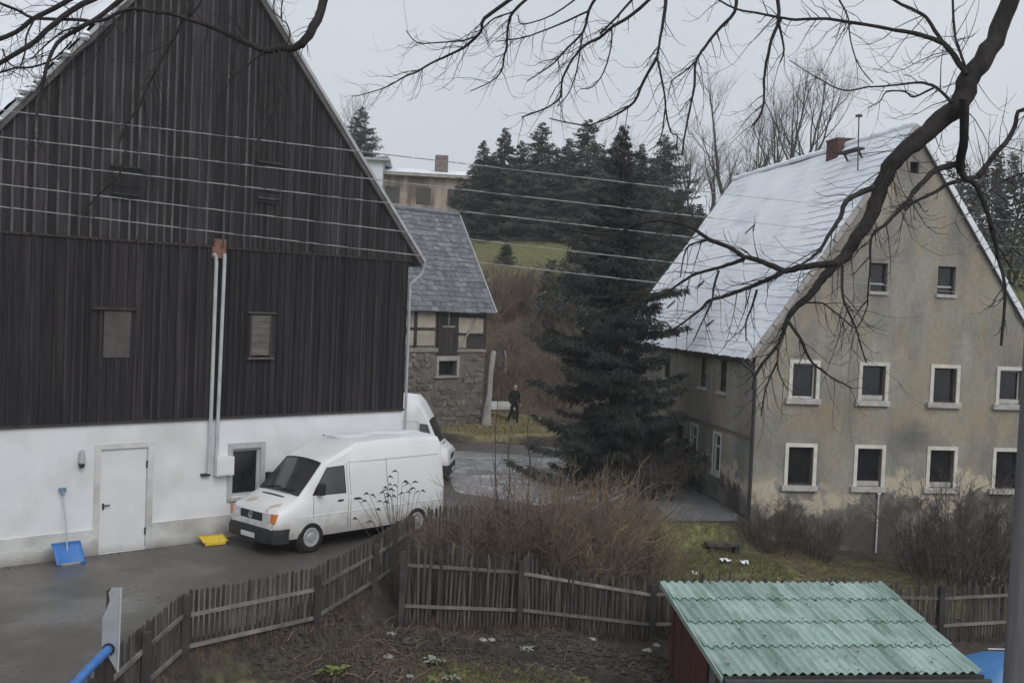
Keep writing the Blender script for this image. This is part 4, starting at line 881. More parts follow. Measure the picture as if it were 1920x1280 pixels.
    bp.add([(x, y, .30) for x, y in prof]+[(x+.015, y, .5) for x, y in prof]+[(x-.03, y*.985, .63) for x, y in prof]+[(2.4, 0, .3), (2.4, 0, .63)],
           [(i, i+1, n+i+1, n+i) for i in range(n-1)]+[(n+i, n+i+1, 2*n+i+1, 2*n+i) for i in range(n-1)]+[(3*n, i+1, i) for i in range(n-1)]+[(3*n+1, 2*n+i, 2*n+i+1) for i in range(n-1)])
    recalc(bp.build('bumper', 'black_plastic', t, 40))
    MB().box(2.875, 2.895, -.26, .26, .37, .48).build('number_plate', 'sash_white', t)
    MB().box(-2.58, -2.46, -.9, .9, .36, .5).build('rear_bumper', 'black_plastic', t)
    sn = MB().grid(lambda u, v: (-2.35+2.75*u, (2*v-1)*.70, float(np.interp(-2.35+2.75*u, [s[0] for s in st[::-1]], [s[4] for s in st[::-1]]))+.012-.17*abs(2*v-1)**2.6+.012*math.sin(u*13+v*5)), 16, 10).build('roof_snow', 'snow', t, 60)
    return t
vh = R_(47.5)
v1 = van('delivery_van', 'white delivery van with rust-stained bonnet parked in front of the barn wall', (-4.02, 28.02, .012), vh+math.pi)
v2 = van('delivery_van', 'white high-roof van mostly hidden behind the barn corner, facing right', (-3.42, 37.6, .012), R_(-4), .30)
for o in v2.children_recursive:          # this one has a short steep nose
    if o.name.split('.')[0] in ('wheel', 'rim', 'wheel_well'):
        if sum(v.co.x for v in o.data.vertices) > 0:
            for v in o.data.vertices: v.co.x -= .75
    else:
        for v in o.data.vertices:
            if v.co.x > .35: v.co.x = .35+(v.co.x-.35)*.5
    if o.name.startswith('indicator'): o.data.materials[0] = MATS['lamp_clear']

car = thing('parked_car', 'blue car half hidden behind the utility pole beside the green-roofed shed', 'car', (11.3, 22.4, -2.34), R_(-5))
st = [(2.05, .62, .58, .58, .64), (1.98, .76, .7, .74, .80), (1.5, .83, .76, .86, .93), (1.0, .84, .75, .93, 1.0), (.45, .84, .66, 1.28, 1.40), (.1, .84, .62, 1.48, 1.58), (-.6, .84, .62, 1.52, 1.63), (-1.3, .84, .61, 1.49, 1.60), (-1.75, .84, .60, 1.36, 1.46), (-1.98, .83, .66, 1.0, 1.08), (-2.05, .78, .7, .7, .76)]
mb, ys = loft_body(st, .28, .95); body = recalc(mb.build('body', 'blue_paint', car)); cut_wheels(body, (1.3, -1.3), .34, 1.2)
body.data.polygons.foreach_set('use_smooth', [True]*len(body.data.polygons)); body.data.set_sharp_from_angle(angle=R_(35))
for x in (1.3, -1.3):
    for s in (1, -1): wheel(car, x, s*.75, .3, s)
for s in (1, -1):
    for P in ([(.72, 1.02), (-.3, 1.0), (-.3, 1.44), (.22, 1.42)], [(-.38, 1.0), (-1.2, 1.0), (-1.15, 1.42), (-.38, 1.44)]): patch_side(ys, P, s, .01).build('side_window', 'glass_dark', car, 60)
    MB().box(.6, .72, s*.9-.06, s*.9+.06, 1.0, 1.12).build('mirror', 'blue_paint', car)
    MB().tube([(x, s*.6, float(np.interp(x, [-1.3, -.6, .1], [1.57, 1.60, 1.55]))+.02) for x in (-1.2, -.6, 0)], .015, 5).build('roof_rail', 'sash_white', car)
MB().grid(lambda u, v: (.98-.8*v, (2*u-1)*(.66-.08*v), float(np.interp(-(.98-.8*v), [-1.0, -.45, -.1], [1.0, 1.40, 1.58]))+.012-.05*(2*u-1)**2), 6, 6).build('windscreen', 'glass_dark', car, 60)
MB().grid(lambda u, v: (-1.95+.22*v-.015, (2*u-1)*(.6-.04*v), 1.1+.34*v-.03*(2*u-1)**2), 6, 4).build('rear_window', 'glass_dark', car, 60)
for s in (1, -1): MB().box(1.93, 2.03, s*.6-.12, s*.6+.12, .62, .74).build('headlight', 'lamp_clear', car); MB().box(-2.05, -1.97, s*.66-.08, s*.66+.08, .75, .98).build('tail_light', 'lamp_red', car)

# ================================================================== fences
def fence(name, label, pts, hgt, spacing, pw, group=None, lean=.02, rails=(.32, .78), post_every=2.4, seed=1, skip=None, baseoff=0.05, ragged=.03, posts=None):
    t = thing(name, label, 'fence', (pts[0][0], pts[0][1], 0), 0, group); r = random.Random(seed)
    ox, oy = pts[0]
    me = MB().add([(-pw/2,-.011,0),(pw/2,-.011,0),(pw/2,.011,0),(-pw/2,.011,0),(-pw/2,-.011,.96),(pw/2,-.011,.96),(pw/2,.011,.96),(-pw/2,.011,.96),(0,-.011,1),(0,.011,1)],
                  [(0,1,5,8,4),(3,7,9,6,2),(0,4,7,3),(1,2,6,5),(4,8,9,7),(8,5,6,9)]).mesh('picket', 'picket_wood')
    acc = 0
    for i in range(len(pts)-1):
        a, b = Vector(pts[i]), Vector(pts[i+1]); L_ = (b-a).length; d = (b-a)/L_; ang = math.atan2(d.y, d.x); nrm = Vector((d.y, -d.x))
        n = int(L_/spacing)
        for k in range(n):
            p = a+d*(k+.5)*spacing
            if r.random() < .025 or (skip and skip(p)): continue
            hh = hgt(p) if callable(hgt) else hgt
            o = link('picket', me, t, (p.x-ox, p.y-oy, gz(p.x, p.y)+baseoff), ang); o.scale = (r.uniform(.85, 1.15), 1, hh+r.uniform(-ragged, ragged)-baseoff)
            o.rotation_euler = (r.uniform(-lean, lean), r.uniform(-lean, lean), ang+r.uniform(-.1, .1))
        m = max(1, int(round(L_/post_every)))
        for f in rails:
            for k in range(m):
                q = [a+d*L_*(k+e)/m+nrm*.035 for e in (0, 1)]
                z = [gz(p.x, p.y)+(hgt(p) if callable(hgt) else hgt)*(1-f)+r.uniform(-.02, .02) for p in q]
                MB().bar((q[0].x-ox, q[0].y-oy, z[0]), (q[1].x-ox, q[1].y-oy, z[1]), .04, .065).build('rail', 'rail_wood', t)
        for k in range(m+(1 if i == len(pts)-2 else 0)):
            p = a+d*L_*k/m+nrm*.1; z = gz(p.x, p.y); hh = hgt(p) if callable(hgt) else hgt
            MB().bar((p.x-ox, p.y-oy, z-.3), (p.x-ox+r.uniform(-.02, .02), p.y-oy, z+hh*r.uniform(.9, 1.0)), .11, .11, up=(0, 1, 0)).build('post', 'post_wood', t)
    return t
fence('picket_fence', 'grey weathered picket fence along the muddy yard, bending at the corner post', [(-5.42, 14.6), (-5.36, 18.7), (-3.52, 20.75), (-2.8, 23.6), (-2.25, 26.3)],
      lambda p: 0.98-min(0, gz(p.x, p.y))*0.8, .105, .058, None, .02, (.36, .86), 2.6, 3, baseoff=.12)
fence('picket_fence', 'tall ragged picket fence behind the vegetable garden, running on behind the green-roofed shed', [(-2.1, 23.2), (0.4, 23.9), (3.3, 24.3), (7.4, 25.2), (13.0, 26.6)],
      lambda p: 1.75 if p.x < -.6 else (1.6 if p.x < .8 else 1.32), .084, .047, None, .05, (.25, .75), 2.4, 5, ragged=.12)
fence('picket_fence', 'low picket fence at the road edge behind the brown bushes', [(-1.9, 27.3), (-.5, 28.45), (1.9, 30.1), (3.4, 32.2)], 0.95, .11, .05, None, .04, (.3, .8), 2.4, 7)

gp = thing('gate_post', 'grey sheet-metal covered gate post at the near end of the fence', 'gate post', (at_y(207, 1170, 15.15).x, 15.15, .95))
MB().box(-.05, .05, -.05, .05, -1.95, .95).build('post', 'post_wood', gp)
MB().add([(-0.085,-.07,.2),(0.131,-.07,-.15),(0.138,-.07,1.0),(0.030,-.07,1.0),(-0.013,-.07,.93),(0.008,-.07,.82),(-0.042,-.07,.68),(-0.089,-.07,.58),
          (-0.085,-.06,.2),(0.131,-.06,-.15),(0.138,-.06,1.0),(0.030,-.06,1.0),(-0.013,-.06,.93),(0.008,-.06,.82),(-0.042,-.06,.68),(-0.089,-.06,.58)],
         [tuple(range(8)), tuple(range(15, 7, -1))]+[(i, (i+1) % 8, (i+1) % 8+8, i+8) for i in range(8)]).build('metal_sheet', 'zinc', gp)
MB().tube([(.145, -.075, -.15), (.155, -.075, 1.0)], .018, 5).build('sheet_edge', 'dull_frame', gp)
a, b = at_y(205, 1215, 15.1), at_y(120, 1305, 13.4)
bpipe = MB().tube([a, a+(b-a)*.5+Vector((0, 0, .02)), b, b+(b-a)*.6], .062, 9).build('blue_tube', 'blue_plastic', None, 50)
tag(bpipe, 'blue plastic tube hooked on the gate post', 'tube')
MB().tube([a+(b-a)*-.05, a+(b-a)*.03], .085, 10).build('end_collar', 'black_plastic', bpipe, 40)

# ================================================================== tools by the barn wall
def barn_pt(x, y, z): return Vector((-10.64, 23.53, 0))+A_E*x+Vector((-A_E.y, A_E.x, 0))*y+Vector((0, 0, z))
sh = thing('snow_shovel', 'blue snow shovel leaning upright against the white barn wall', 'shovel', barn_pt(1.28, -.42, .02), ANG)
def blade(u, v): return ((u-.5)*.62, .28*v-.12+.06*(2*u-1)**2*-1, .40*v+.0+.02*(1-abs(2*u-1)))
bl = MB().grid(blade, 8, 6); o = bl.build('blade', 'blue_plastic', sh, 60); so = o.modifiers.new('s', 'SOLIDIFY'); so.thickness = .015
MB().box(-.29, .29, -.14, -.11, -.005, .035).build('blade_edge', 'zinc', sh)
MB().box(-.31, .31, .13, .17, .38, .43).build('blade_rim', 'blue_plastic', sh)
MB().tube([(0, .05, .2), (0, .2, .9), (-.02, .36, 1.5)], .019, 7).build('handle', 'handle_pale', sh, 40)
MB().tube([(-.02, .33, 1.42), (-.02, .36, 1.52)], .035, 7).bar((-.09, .37, 1.56), (.06, .37, 1.56), .05, .05).bar((-.08, .365, 1.5), (-.08, .37, 1.58), .03, .03).bar((.05, .365, 1.5), (.05, .37, 1.58), .03, .03).build('grip', 'grip_blue', sh)
ys_ = thing('snow_shovel', 'yellow snow shovel lying flat on the ground beside the van', 'shovel', barn_pt(4.75, -.36, .03), ANG-R_(8))
o = MB().grid(lambda u, v: ((u-.5)*.60, -.2+.36*v-.06*(2*u-1)**2, .06+.10*v+.03*(2*u-1)**2+ (.0)), 8, 5).build('blade', 'yellow_plastic', ys_, 60); so = o.modifiers.new('s', 'SOLIDIFY'); so.thickness = .02
MB().box(-.25, .25, -.23, -.19, .0, .06).build('blade_edge', 'yellow_plastic', ys_)
MB().tube([(.2, .1, .12), (.75, .2, .08), (1.25, .26, .05)], .018, 6).build('handle', 'handle_pale', ys_)

# ================================================================== pole and wires
pole = thing('utility_pole', 'tall grey utility pole at the right edge of the picture', 'pole', (6.5, 14.0, -2.4))
MB().tube([(0, 0, 0), (.03, 0, 5), (.05, 0, 12.0)], [.155, .145, .125], 14).build('shaft', 'pole_wood', pole, 50)
MB().bar((.15, -.06, .4), (.185, -.05, 9.5), .03, .05).build('cable_duct', 'pole_edge', pole)
wy = [(207, 280, 351, 430), (258, 328, 400, 476), (299, 370, 440, 516), (346, 420, 491, 566), (388, 462, 532, 608)]
names = ['topmost', 'second from the top', 'middle', 'fourth from the top', 'lowest']
for k, v in enumerate(wy):
    P = [at_y(u, y, 15.0) for u, y in zip((0, 640, 1238, 1918), v)]
    coef = np.polyfit([p.x for p in P], [p.z for p in P], 2)
    xs_ = np.linspace(-26, 6.55, 60); pts = [(x, 15.0-.9*max(0, (x-2)/4.5)**2*1.0, float(np.polyval(coef, x))) for x in xs_]
    r = random.Random(k); mb = MB(); mb.tube(pts, .0032, 5)
    for i in range(95):          # clinging snow, broken into short beads
        x = r.uniform(-9, 2.6); l = r.uniform(.05, .3); f = lambda q: (q, 15.0-.9*max(0, (q-2)/4.5)**2, float(np.polyval(coef, q))+.006)
        mb.tube([f(x), f(x+l/2), f(x+l)], [.003, r.uniform(.0045, .007), .003], 5)
    w = mb.build('overhead_wire', 'wire_snow'); tag(w, 'thin snow-dusted overhead wire, %s of the five' % names[k], 'wire', 'five overhead wires')
    MB().lathe([(.02, -.06), (.045, -.05), (.035, 0), (.045, .04), (.02, .06)], 8, c=(6.54-6.5, -.9+.9, 0), ).build('insulator', 'sash_white', pole, loc=(0, -.15, pts[-1][2]+2.4))

# ================================================================== person walking by the outbuilding
def person():
    g = at_y(963, 795, 52.5); zg = gz(g.x, 52.5)
    J = {'pelvis': (0, 0, .95), 'spine': (0, 0, 1.15), 'chest': (0, .01, 1.38), 'neck': (0, -.01, 1.52), 'head0': (0, -.03, 1.6), 'head1': (0, -.035, 1.70), 'head2': (0, -.02, 1.78),
         'hl': (.1, 0, .92), 'kl': (.12, -.12, .5), 'al': (.13, -.05, .09), 'tl': (.14, -.2, .04), 'hr': (-.1, 0, .92), 'kr': (-.13, .02, .5), 'ar': (-.2, .24, .11), 'tr': (-.2, .12, .03),
         'sl': (.19, 0, 1.43), 'el': (.26, .06, 1.16), 'wl': (.24, -.1, .95), 'fl': (.235, -.15, .87), 'sr': (-.19, 0, 1.43), 'er': (-.26, .05, 1.16), 'wr': (-.27, -.12, .96), 'fr': (-.27, -.17, .88)}
    E_ = [('pelvis','spine'),('spine','chest'),('chest','neck'),('neck','head0'),('head0','head1'),('head1','head2'),('pelvis','hl'),('hl','kl'),('kl','al'),('al','tl'),('pelvis','hr'),('hr','kr'),('kr','ar'),('ar','tr'),
          ('chest','sl'),('sl','el'),('el','wl'),('wl','fl'),('chest','sr'),('sr','er'),('er','wr'),('wr','fr')]
    RAD = dict(pelvis=(.17,.13), spine=(.16,.12), chest=(.19,.13), neck=(.065,.065), head0=(.085,.095), head1=(.095,.11), head2=(.07,.08), hl=(.11,.11), kl=(.075,.08), al=(.05,.055), tl=(.045,.035), hr=(.11,.11), kr=(.075,.08), ar=(.05,.055), tr=(.045,.035),
               sl=(.08,.08), el=(.06,.06), wl=(.045,.045), fl=(.035,.04), sr=(.08,.08), er=(.06,.06), wr=(.045,.045), fr=(.035,.04))
    k = list(J); me = bpy.data.meshes.new('person'); me.from_pydata([J[n] for n in k], [(k.index(a), k.index(b)) for a, b in E_], [])
    o = bpy.data.objects.new('person', me); col.objects.link(o)
    sk = o.modifiers.new('skin', 'SKIN'); sk.use_smooth_shade = True; ss = o.modifiers.new('sub', 'SUBSURF'); ss.levels = 2; ss.render_levels = 2
    lay = me.skin_vertices[0] if me.skin_vertices else None
    if lay is None:
        bm = bmesh.new(); bm.from_mesh(me); bm.verts.layers.skin.verify(); bm.to_mesh(me); bm.free(); lay = me.skin_vertices[0]
    for i, n in enumerate(k): lay.data[i].radius = RAD[n]; lay.data[i].use_root = (n == 'pelvis')
    dg = bpy.context.evaluated_depsgraph_get(); m2 = bpy.data.meshes.new_from_object(o.evaluated_get(dg)); o.modifiers.clear(); o.data = m2
    m2.materials.clear()
    for n in ('cloth_black', 'skin', 'hair_grey'): m2.materials.append(MATS[n])
    for p in m2.polygons:
        c = p.center; p.use_smooth = True
        if c.z > 1.54: p.material_index = 2 if (c.z > 1.71 or c.y > .0) else 1
        elif c.z < .93 and abs(c.x) > .2 and c.z > .6: p.material_index = 1
    o.location = (g.x, 52.5, zg); o.rotation_euler = (0, 0, R_(25))
    for s in (1, -1):        # five fingers on each hand
        hp = MB()
        for i in range(5):
            b0 = Vector((s*(.238 if s > 0 else .272)+(i-2)*.016, -.16, .87)); ln = (.05, .075, .08, .075, .06)[i]
            hp.tube([b0, b0+Vector((0, -.02, -ln*.6)), b0+Vector((0, -.01, -ln))], [.009, .008, .006], 5)
        tag(hp.build('hand', 'skin', o), kind='stuff')
    for s in (-1, 1): MB().tube([(s*.03, -.135, 1.69), (s*.03, -.142, 1.69)], .01, 6).build('eye', 'cloth_black', o)
    MB().tube([(0, -.13, 1.68), (0, -.155, 1.65), (0, -.135, 1.64)], [.01, .015, .01], 5).build('nose', 'skin', o)
    tag(o, 'person in dark clothes walking on the grass beside the half-timbered outbuilding', 'person')
person()

# ================================================================== smaller things
p = at_y(938, 800, 53.5); z = gz(p.x, 53.5)
bn = thing('garden_bench', 'low white bench beside the walking person', 'bench', (p.x, 53.5, z), R_(10))
MB().box(-.75, .75, -.2, .2, .42, .5).build('seat', 'sash_white', bn); MB().box(-.75, .75, .18, .24, .52, .78).build('backrest', 'sash_white', bn)
for x in (-.65, .65):
    for y in (-.15, .2): MB().box(x-.04, x+.04, y-.03, y+.03, -.05, .42 if y < 0 else .78).build('leg', 'post_wood', bn)
p = at_y(932, 690, 61.0); z = gz(p.x, 61.0)
tp = MB().grid(lambda u, v: ((u-.5)*1.0, (v-.5)*1.6, 1.1*max(0, (1-abs(2*u-1)**4))*max(0, (1-abs(2*v-1)**4))**.5+.2*math.sin(u*7)*math.sin(v*6+1)*(u*(1-u))), 14, 14).build('covered_pile', 'tarp_black', None, 60, loc=(p.x, 61.0, z+.1))
tag(tp, 'dark tarpaulin-covered pile to the right of the outbuilding', 'pile')
MB().tube([(.45, -.82, -.3), (.47, -.8, .6), (.38, -.78, 1.0)], .04, 6).build('edge_pole', 'pale_plaster', tp)
MB().box(-.45, .45, -.75, .75, -.9, .08).build('base', 'brick_dull', tp)
p = at_y(1358, 990, 31.0)
lb = thing('stone_slab_bench', 'low dark slab bench on the lawn by the house corner', 'bench', (p.x, 31.0, gz(p.x, 31.0)), R_(6))
MB().box(-.5, .5, -.18, .18, .2, .28).build('seat', 'timber', lb)
for x in (-.36, .36): MB().box(x-.06, x+.06, -.14, .14, -.1, .2).build('leg', 'timber', lb)
scr = [(1362, 1013, 29.5, .16, .05), (1303, 1050, 27.6, .06, .05), (1398, 1018, 29.4, .1, .07), (1852, 1087, 27.0, .08, .06)]
sl = ['white crumpled sheet lying on the lawn near the slab bench', 'small white scrap on the lawn behind the shed roof', 'small white scrap at the foot of the downpipe', 'tiny white scrap among the bare bushes at far right']
for (u, v, Y, a, b_), lb_ in zip(scr, sl):
    p = at_y(u, v, Y); r = random.Random(u)
    o = MB().grid(lambda s, t: ((s-.5)*a*2, (t-.5)*b_*3, .04+r.uniform(0, .09)), 5, 4).build('paper_scrap', 'snow', None, loc=(p.x, Y, gz(p.x, Y))); tag(o, lb_, 'scrap')
eb = thing('bed_edging', 'long wooden edging board between garden bed and lawn', 'edging', (0, 0, 0))
ep = [(-.9, 22.3), (.6, 22.35), (2.0, 22.3), (3.5, 22.2)]
for i in range(3): MB().bar((*ep[i], gz(*ep[i])+.06), (*ep[i+1], gz(*ep[i+1])+.06), .05, .2).build('board', 'timber', eb)
# ================================================================== vegetation builders
def rvec(r): 
    v = Vector((r.gauss(0, 1), r.gauss(0, 1), r.gauss(0, 1))); return v.normalized()
def conifer_meshes(name, h, spread, seed, nb, ns, sl, sw, mat, clear=.05, ragged=.25, power=.75, hang=0.0):
    r = random.Random(seed); tr = MB(); tr.tube([(0, 0, -.3), (r.uniform(-.1, .1), 0, h*.5), (0, 0, h*.97)], [.028*h*.5+.05, .012*h*.5+.03, .015], 7)
    cr = MB()
    for k in range(nb):
        t = clear+(1-clear)*((k+r.random())/nb); t = min(t, .995); z = t*h
        Lb = spread*((1-t)**power)*(1-ragged+ragged*2*r.random()*.75)+.12*sl/.25*(1-t*.9)
        az = r.uniform(0, 2*math.pi); d = Vector((math.cos(az), math.sin(az), 0)); droop = r.uniform(.12, .34)*(1-t*.7)
        pts = []
        for i in range(5):
            q = i/4; pts.append(Vector((0, 0, z))+d*Lb*q+Vector((0, 0, -droop*Lb*math.sin(q*2.3)*1.0+.10*Lb*q*q)))
        tr.tube(pts, [max(.012, Lb*.014), .012, .009, .006, .004], 3, cap=False)
        side = d.cross(Vector((0, 0, 1)))
        n = max(6, int(ns*Lb/spread)+3)
        for j in range(n):
            q = r.random()**.75; i = min(3, int(q*4)); f = q*4-i; b = pts[i].lerp(pts[i+1], f)
            wdt = (1-q*.75)*Lb*.34+.05*(1-t*.8)
            off = r.uniform(-1, 1); b = b+side*off*wdt+Vector((0, 0, -abs(off)*wdt*.25-r.random()*.10))+d*abs(off)*.06
            dr = (d*r.uniform(.4, 1.0)+side*(off*.8+r.uniform(-.4, .4))+Vector((0, 0, r.uniform(-.75-hang*1.6, .22)))).normalized()
            l = sl*r.uniform(.6, 1.3)*(1-.55*max(0, t-.6)/.4); w = dr.cross(rvec(r)).normalized()*sw*r.uniform(.7, 1.3)
            m_ = b+dr*l*.5+Vector((0, 0, -.02)); e_ = b+dr*l
            o = len(cr.v); cr.v.extend([tuple(b), tuple(m_+w*.5), tuple(e_), tuple(m_-w*.5)]); cr.f.append((o, o+1, o+2, o+3)); cr.mi.append(0)
    return tr.mesh(name+'_trunk', 'bark'), cr.mesh(name+'_crown', mat)
def place_tree(name, meshes, label, cat, loc, rz, sc, group=None, parts=('trunk', 'crown')):
    t = thing(name, label, cat, loc, rz, group)
    for n, m in zip(parts, meshes):
        o = link(n, m, t); o.scale = sc if hasattr(sc, '__len__') else (sc, sc, sc)
    return t
def grow(mb, r, p, d, L_, rad, depth, maxd, nseg=4, wig=.16, up=.1, kids=(2, 4), spread=(.35, .8), thin=.55, n0=6, leaf=None):
    pts = [p]; dd = d.normalized(); 
    for i in range(nseg):
        dd = (dd+rvec(r)*wig+Vector((0, 0, up))).normalized(); p = p+dd*L_/nseg; pts.append(p)
    rr = [rad*(1-(1-thin)*i/nseg) for i in range(nseg+1)]
    mb.tube(pts, rr, max(3, n0-depth), cap=False)
    if depth >= maxd: return
    for k in range(r.randint(*kids)+(1 if depth == 0 else 0)):
        q = r.uniform(.3, 1.0); i = min(nseg-1, int(q*nseg)); b = pts[i].lerp(pts[i+1], q*nseg-i)
        ax = rvec(r); t_ = (pts[i+1]-pts[i]).normalized(); ax = (ax-t_*ax.dot(t_)).normalized(); a = r.uniform(*spread)
        grow(mb, r, b, t_*math.cos(a)+ax*math.sin(a), L_*r.uniform(.5, .78), rr[i]*r.uniform(.45, .65), depth+1, maxd, max(3, nseg-1), wig, up, kids, spread, thin, n0)
    grow(mb, r, pts[-1], dd, L_*.62, rr[-1]*.85, depth+1, maxd, max(3, nseg-1), wig, up, kids, spread, thin, n0)
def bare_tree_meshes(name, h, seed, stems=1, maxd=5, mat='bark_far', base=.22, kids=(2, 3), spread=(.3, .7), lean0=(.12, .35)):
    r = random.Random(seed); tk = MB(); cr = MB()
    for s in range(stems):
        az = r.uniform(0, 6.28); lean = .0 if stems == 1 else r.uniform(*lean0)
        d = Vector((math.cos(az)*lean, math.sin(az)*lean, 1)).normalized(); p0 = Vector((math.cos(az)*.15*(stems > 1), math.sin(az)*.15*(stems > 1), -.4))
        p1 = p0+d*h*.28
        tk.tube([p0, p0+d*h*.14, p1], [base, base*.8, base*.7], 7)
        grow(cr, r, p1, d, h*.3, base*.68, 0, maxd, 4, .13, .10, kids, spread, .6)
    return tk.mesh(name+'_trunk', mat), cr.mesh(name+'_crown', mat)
def shrub_mesh(name, n, h, rad, seed, mat, thick=.012, twigs=5, lean=.5, wig=.12, base_r=None, sub=2):
    r = random.Random(seed); mb = MB(); br = base_r if base_r is not None else rad*.5
    for k in range(n):
        a = r.uniform(0, 6.283); q = math.sqrt(r.random()); b = Vector((math.cos(a)*q*br, math.sin(a)*q*br, -.05))
        d = Vector((math.cos(a)*lean*q+r.uniform(-.15, .15), math.sin(a)*lean*q+r.uniform(-.15, .15), 1)).normalized(); L_ = h*r.uniform(.55, 1.05)*(1-.25*q); pts = [b]; p = b
        for i in range(5):
            d = (d+rvec(r)*wig).normalized(); p = p+d*L_/5; pts.append(p)
        mb.tube(pts, [thick, thick*.85, thick*.7, thick*.55, thick*.4, thick*.25], 3, cap=False)
        for j in range(twigs):
            q2 = r.uniform(.25, .95); i = min(4, int(q2*5)); s = pts[i].lerp(pts[i+1], q2*5-i); t_ = (d+rvec(r)*1.0+Vector((0, 0, .2))).normalized(); l = h*r.uniform(.10, .26)
            m1 = s+t_*l*.5+rvec(r)*l*.08; e = s+t_*l+rvec(r)*l*.15
            mb.tube([s, m1, e], [thick*.45, thick*.33, thick*.18], 3, cap=False)
            for _ in range(sub):
                t2 = (t_+rvec(r)*.9).normalized(); mb.tube([m1, m1+t2*l*.5], [thick*.28, thick*.14], 3, cap=False)
    return mb.mesh(name, mat)

# ---------------------------------------------------------------- big dark spruce between yard and house
ms = conifer_meshes('spruce', 12.4, 2.95, 5, 290, 480, .22, .040, 'needles', .03, .7, .68, hang=.8)
place_tree('spruce_tree', ms, 'big dark spruce with drooping branches between the road and the tan house', 'tree', (3.55, 38.2, -.1), 2.0, (1.0, 1.0, 1.0))
# ---------------------------------------------------------------- conifers up the hill
protos = [conifer_meshes('hill_conifer%d' % i, 10.0, s, 40+i, 300, 120, .36, .075, 'needles_far', .02, .85, p, .4) for i, (s, p) in enumerate(((2.7, .85), (2.3, .8), (3.1, .78)))]
HC_ = [(908, 262, 98, 1.0, 0, 'leftmost conifer of the dark row on the hill, at its sky edge'), (948, 238, 96, 1.0, 1, 'slim pointed conifer second from the left of the hill row'), (1018, 228, 100, 1.05, 2, 'tall broad spruce standing left of centre in the hill row'),
       (978, 262, 93, .9, 0, 'shorter conifer filling the gap in front of the broad hill spruce'), (1068, 258, 104, 1.0, 1, 'half-hidden conifer behind the middle of the hill row'), (1104, 222, 98, 1.1, 2, 'highest dark spruce in the middle of the hill row'),
       (1160, 252, 96, 1.0, 0, 'conifer just right of the highest hill spruce'), (1205, 268, 102, 1.0, 1, 'slender conifer where hanging twigs cross the hill row'), (1248, 250, 99, 1.05, 2, 'bushy spruce right of centre in the hill row'),
       (928, 285, 94, 1.0, 2, 'low broad conifer at the left foot of the hill row'), (1045, 275, 93, 1.1, 0, 'dark conifer closing the gap left of the highest hill spruce'), (1135, 285, 93, 1.1, 2, 'low dark conifer in front of the highest hill spruce'), (1180, 290, 96, 1.1, 1, 'conifer crowded between two taller ones right of the middle'), (1228, 300, 92, 1.1, 0, 'low conifer in front of the bushy spruce on the hill'),
       (1130, 330, 74, .9, 1, 'nearer dark conifer lower down the slope below the hill row'), (1210, 345, 72, .9, 0, 'nearer low conifer left of the snowy roof'), (1275, 350, 76, .9, 2, 'nearer conifer whose top shows beside the snowy roof edge')]
for u, v, Y, s, k, lb in HC_:
    p = at_y(u, v, Y); zb = gz(p.x, Y)-.3; hh = max(4.0, p.z-zb)
    place_tree('conifer_tree', protos[k], lb, 'tree', (p.x, Y, zb), u*.37, (hh/10*s*1.3, hh/10*s*1.3, hh/10), 'conifers on the hill')
for u, v, Y, lb in ((678, 198, 118, 'dark conifer rising behind the right slope of the barn roof'), (632, 238, 124, 'second conifer half hidden behind the barn roof edge')):
    p = at_y(u, v, Y); zb = gz(p.x, Y)-.3; hh = p.z-zb
    place_tree('conifer_tree', protos[2 if u > 650 else 0], lb, 'tree', (p.x, Y, zb), 1.0, (hh/10*1.15, hh/10*1.15, hh/10), 'conifers on the hill')
p = at_y(948, 500, 80); zb = gz(p.x, 80)
place_tree('young_conifer', protos[0], 'small round conifer alone on the green meadow', 'tree', (p.x, 80, zb-.1), 0.4, (.30, .30, .19))
p = at_y(868, 400, 88); zb = gz(p.x, 88)
place_tree('young_conifer', protos[2], 'small dark conifer above the slate roof ridge', 'tree', (p.x, 88, zb-.1), 1.4, (.24, .24, .28))
# forest on the far right slope and dark hedge band reading as one mass
def wood(name, label, spots, mat, seed, s=.9, nn=420):
    r = random.Random(seed); mb = MB()
    for x, y, h, w in spots:
        z0 = gz(x, y)
        for k in range(nn):
            t = r.random(); a = r.uniform(0, 6.28); q = (1-t*.75)*w*math.sqrt(r.random())
            b = Vector((x+math.cos(a)*q, y+math.sin(a)*q, z0+t*h)); d = Vector((math.cos(a), math.sin(a), r.uniform(-.5, .6))).normalized(); sd_ = d.cross(rvec(r)).normalized()*s*.18; l = s*r.uniform(.5, 1.2)
            o = len(mb.v); mb.v.extend([tuple(b), tuple(b+d*l*.5+sd_), tuple(b+d*l), tuple(b+d*l*.5-sd_)]); mb.f.append((o, o+1, o+2, o+3)); mb.mi.append(0)
    return tag(mb.build(name, mat), label, 'woodland', None, 'stuff')
r = random.Random(3)
wood('far_woodland', 'dark wooded slope behind the right side of the house', [(34+r.uniform(0, 34), 74+r.uniform(0, 26), r.uniform(6.5, 9.5), 2.4) for _ in range(34)], 'needles_far', 4, .6, 900)
wood('hedge_band', 'dark hedge and undergrowth at the foot of the hill conifers', [(-5+k*1.25+r.uniform(-.4, .4), 97.5+r.uniform(-2, 3)+k*.1, r.uniform(2.2, 3.8), 1.5) for k in range(24)], 'needles_far', 6, .42, 600)
wood('undergrowth', 'dark evergreen undergrowth between the spruce and the house', [(2.0+k*.55, 66+r.uniform(-3, 3), r.uniform(2, 4.5), 1.6) for k in range(20)], 'needles_far', 8, .30, 800)
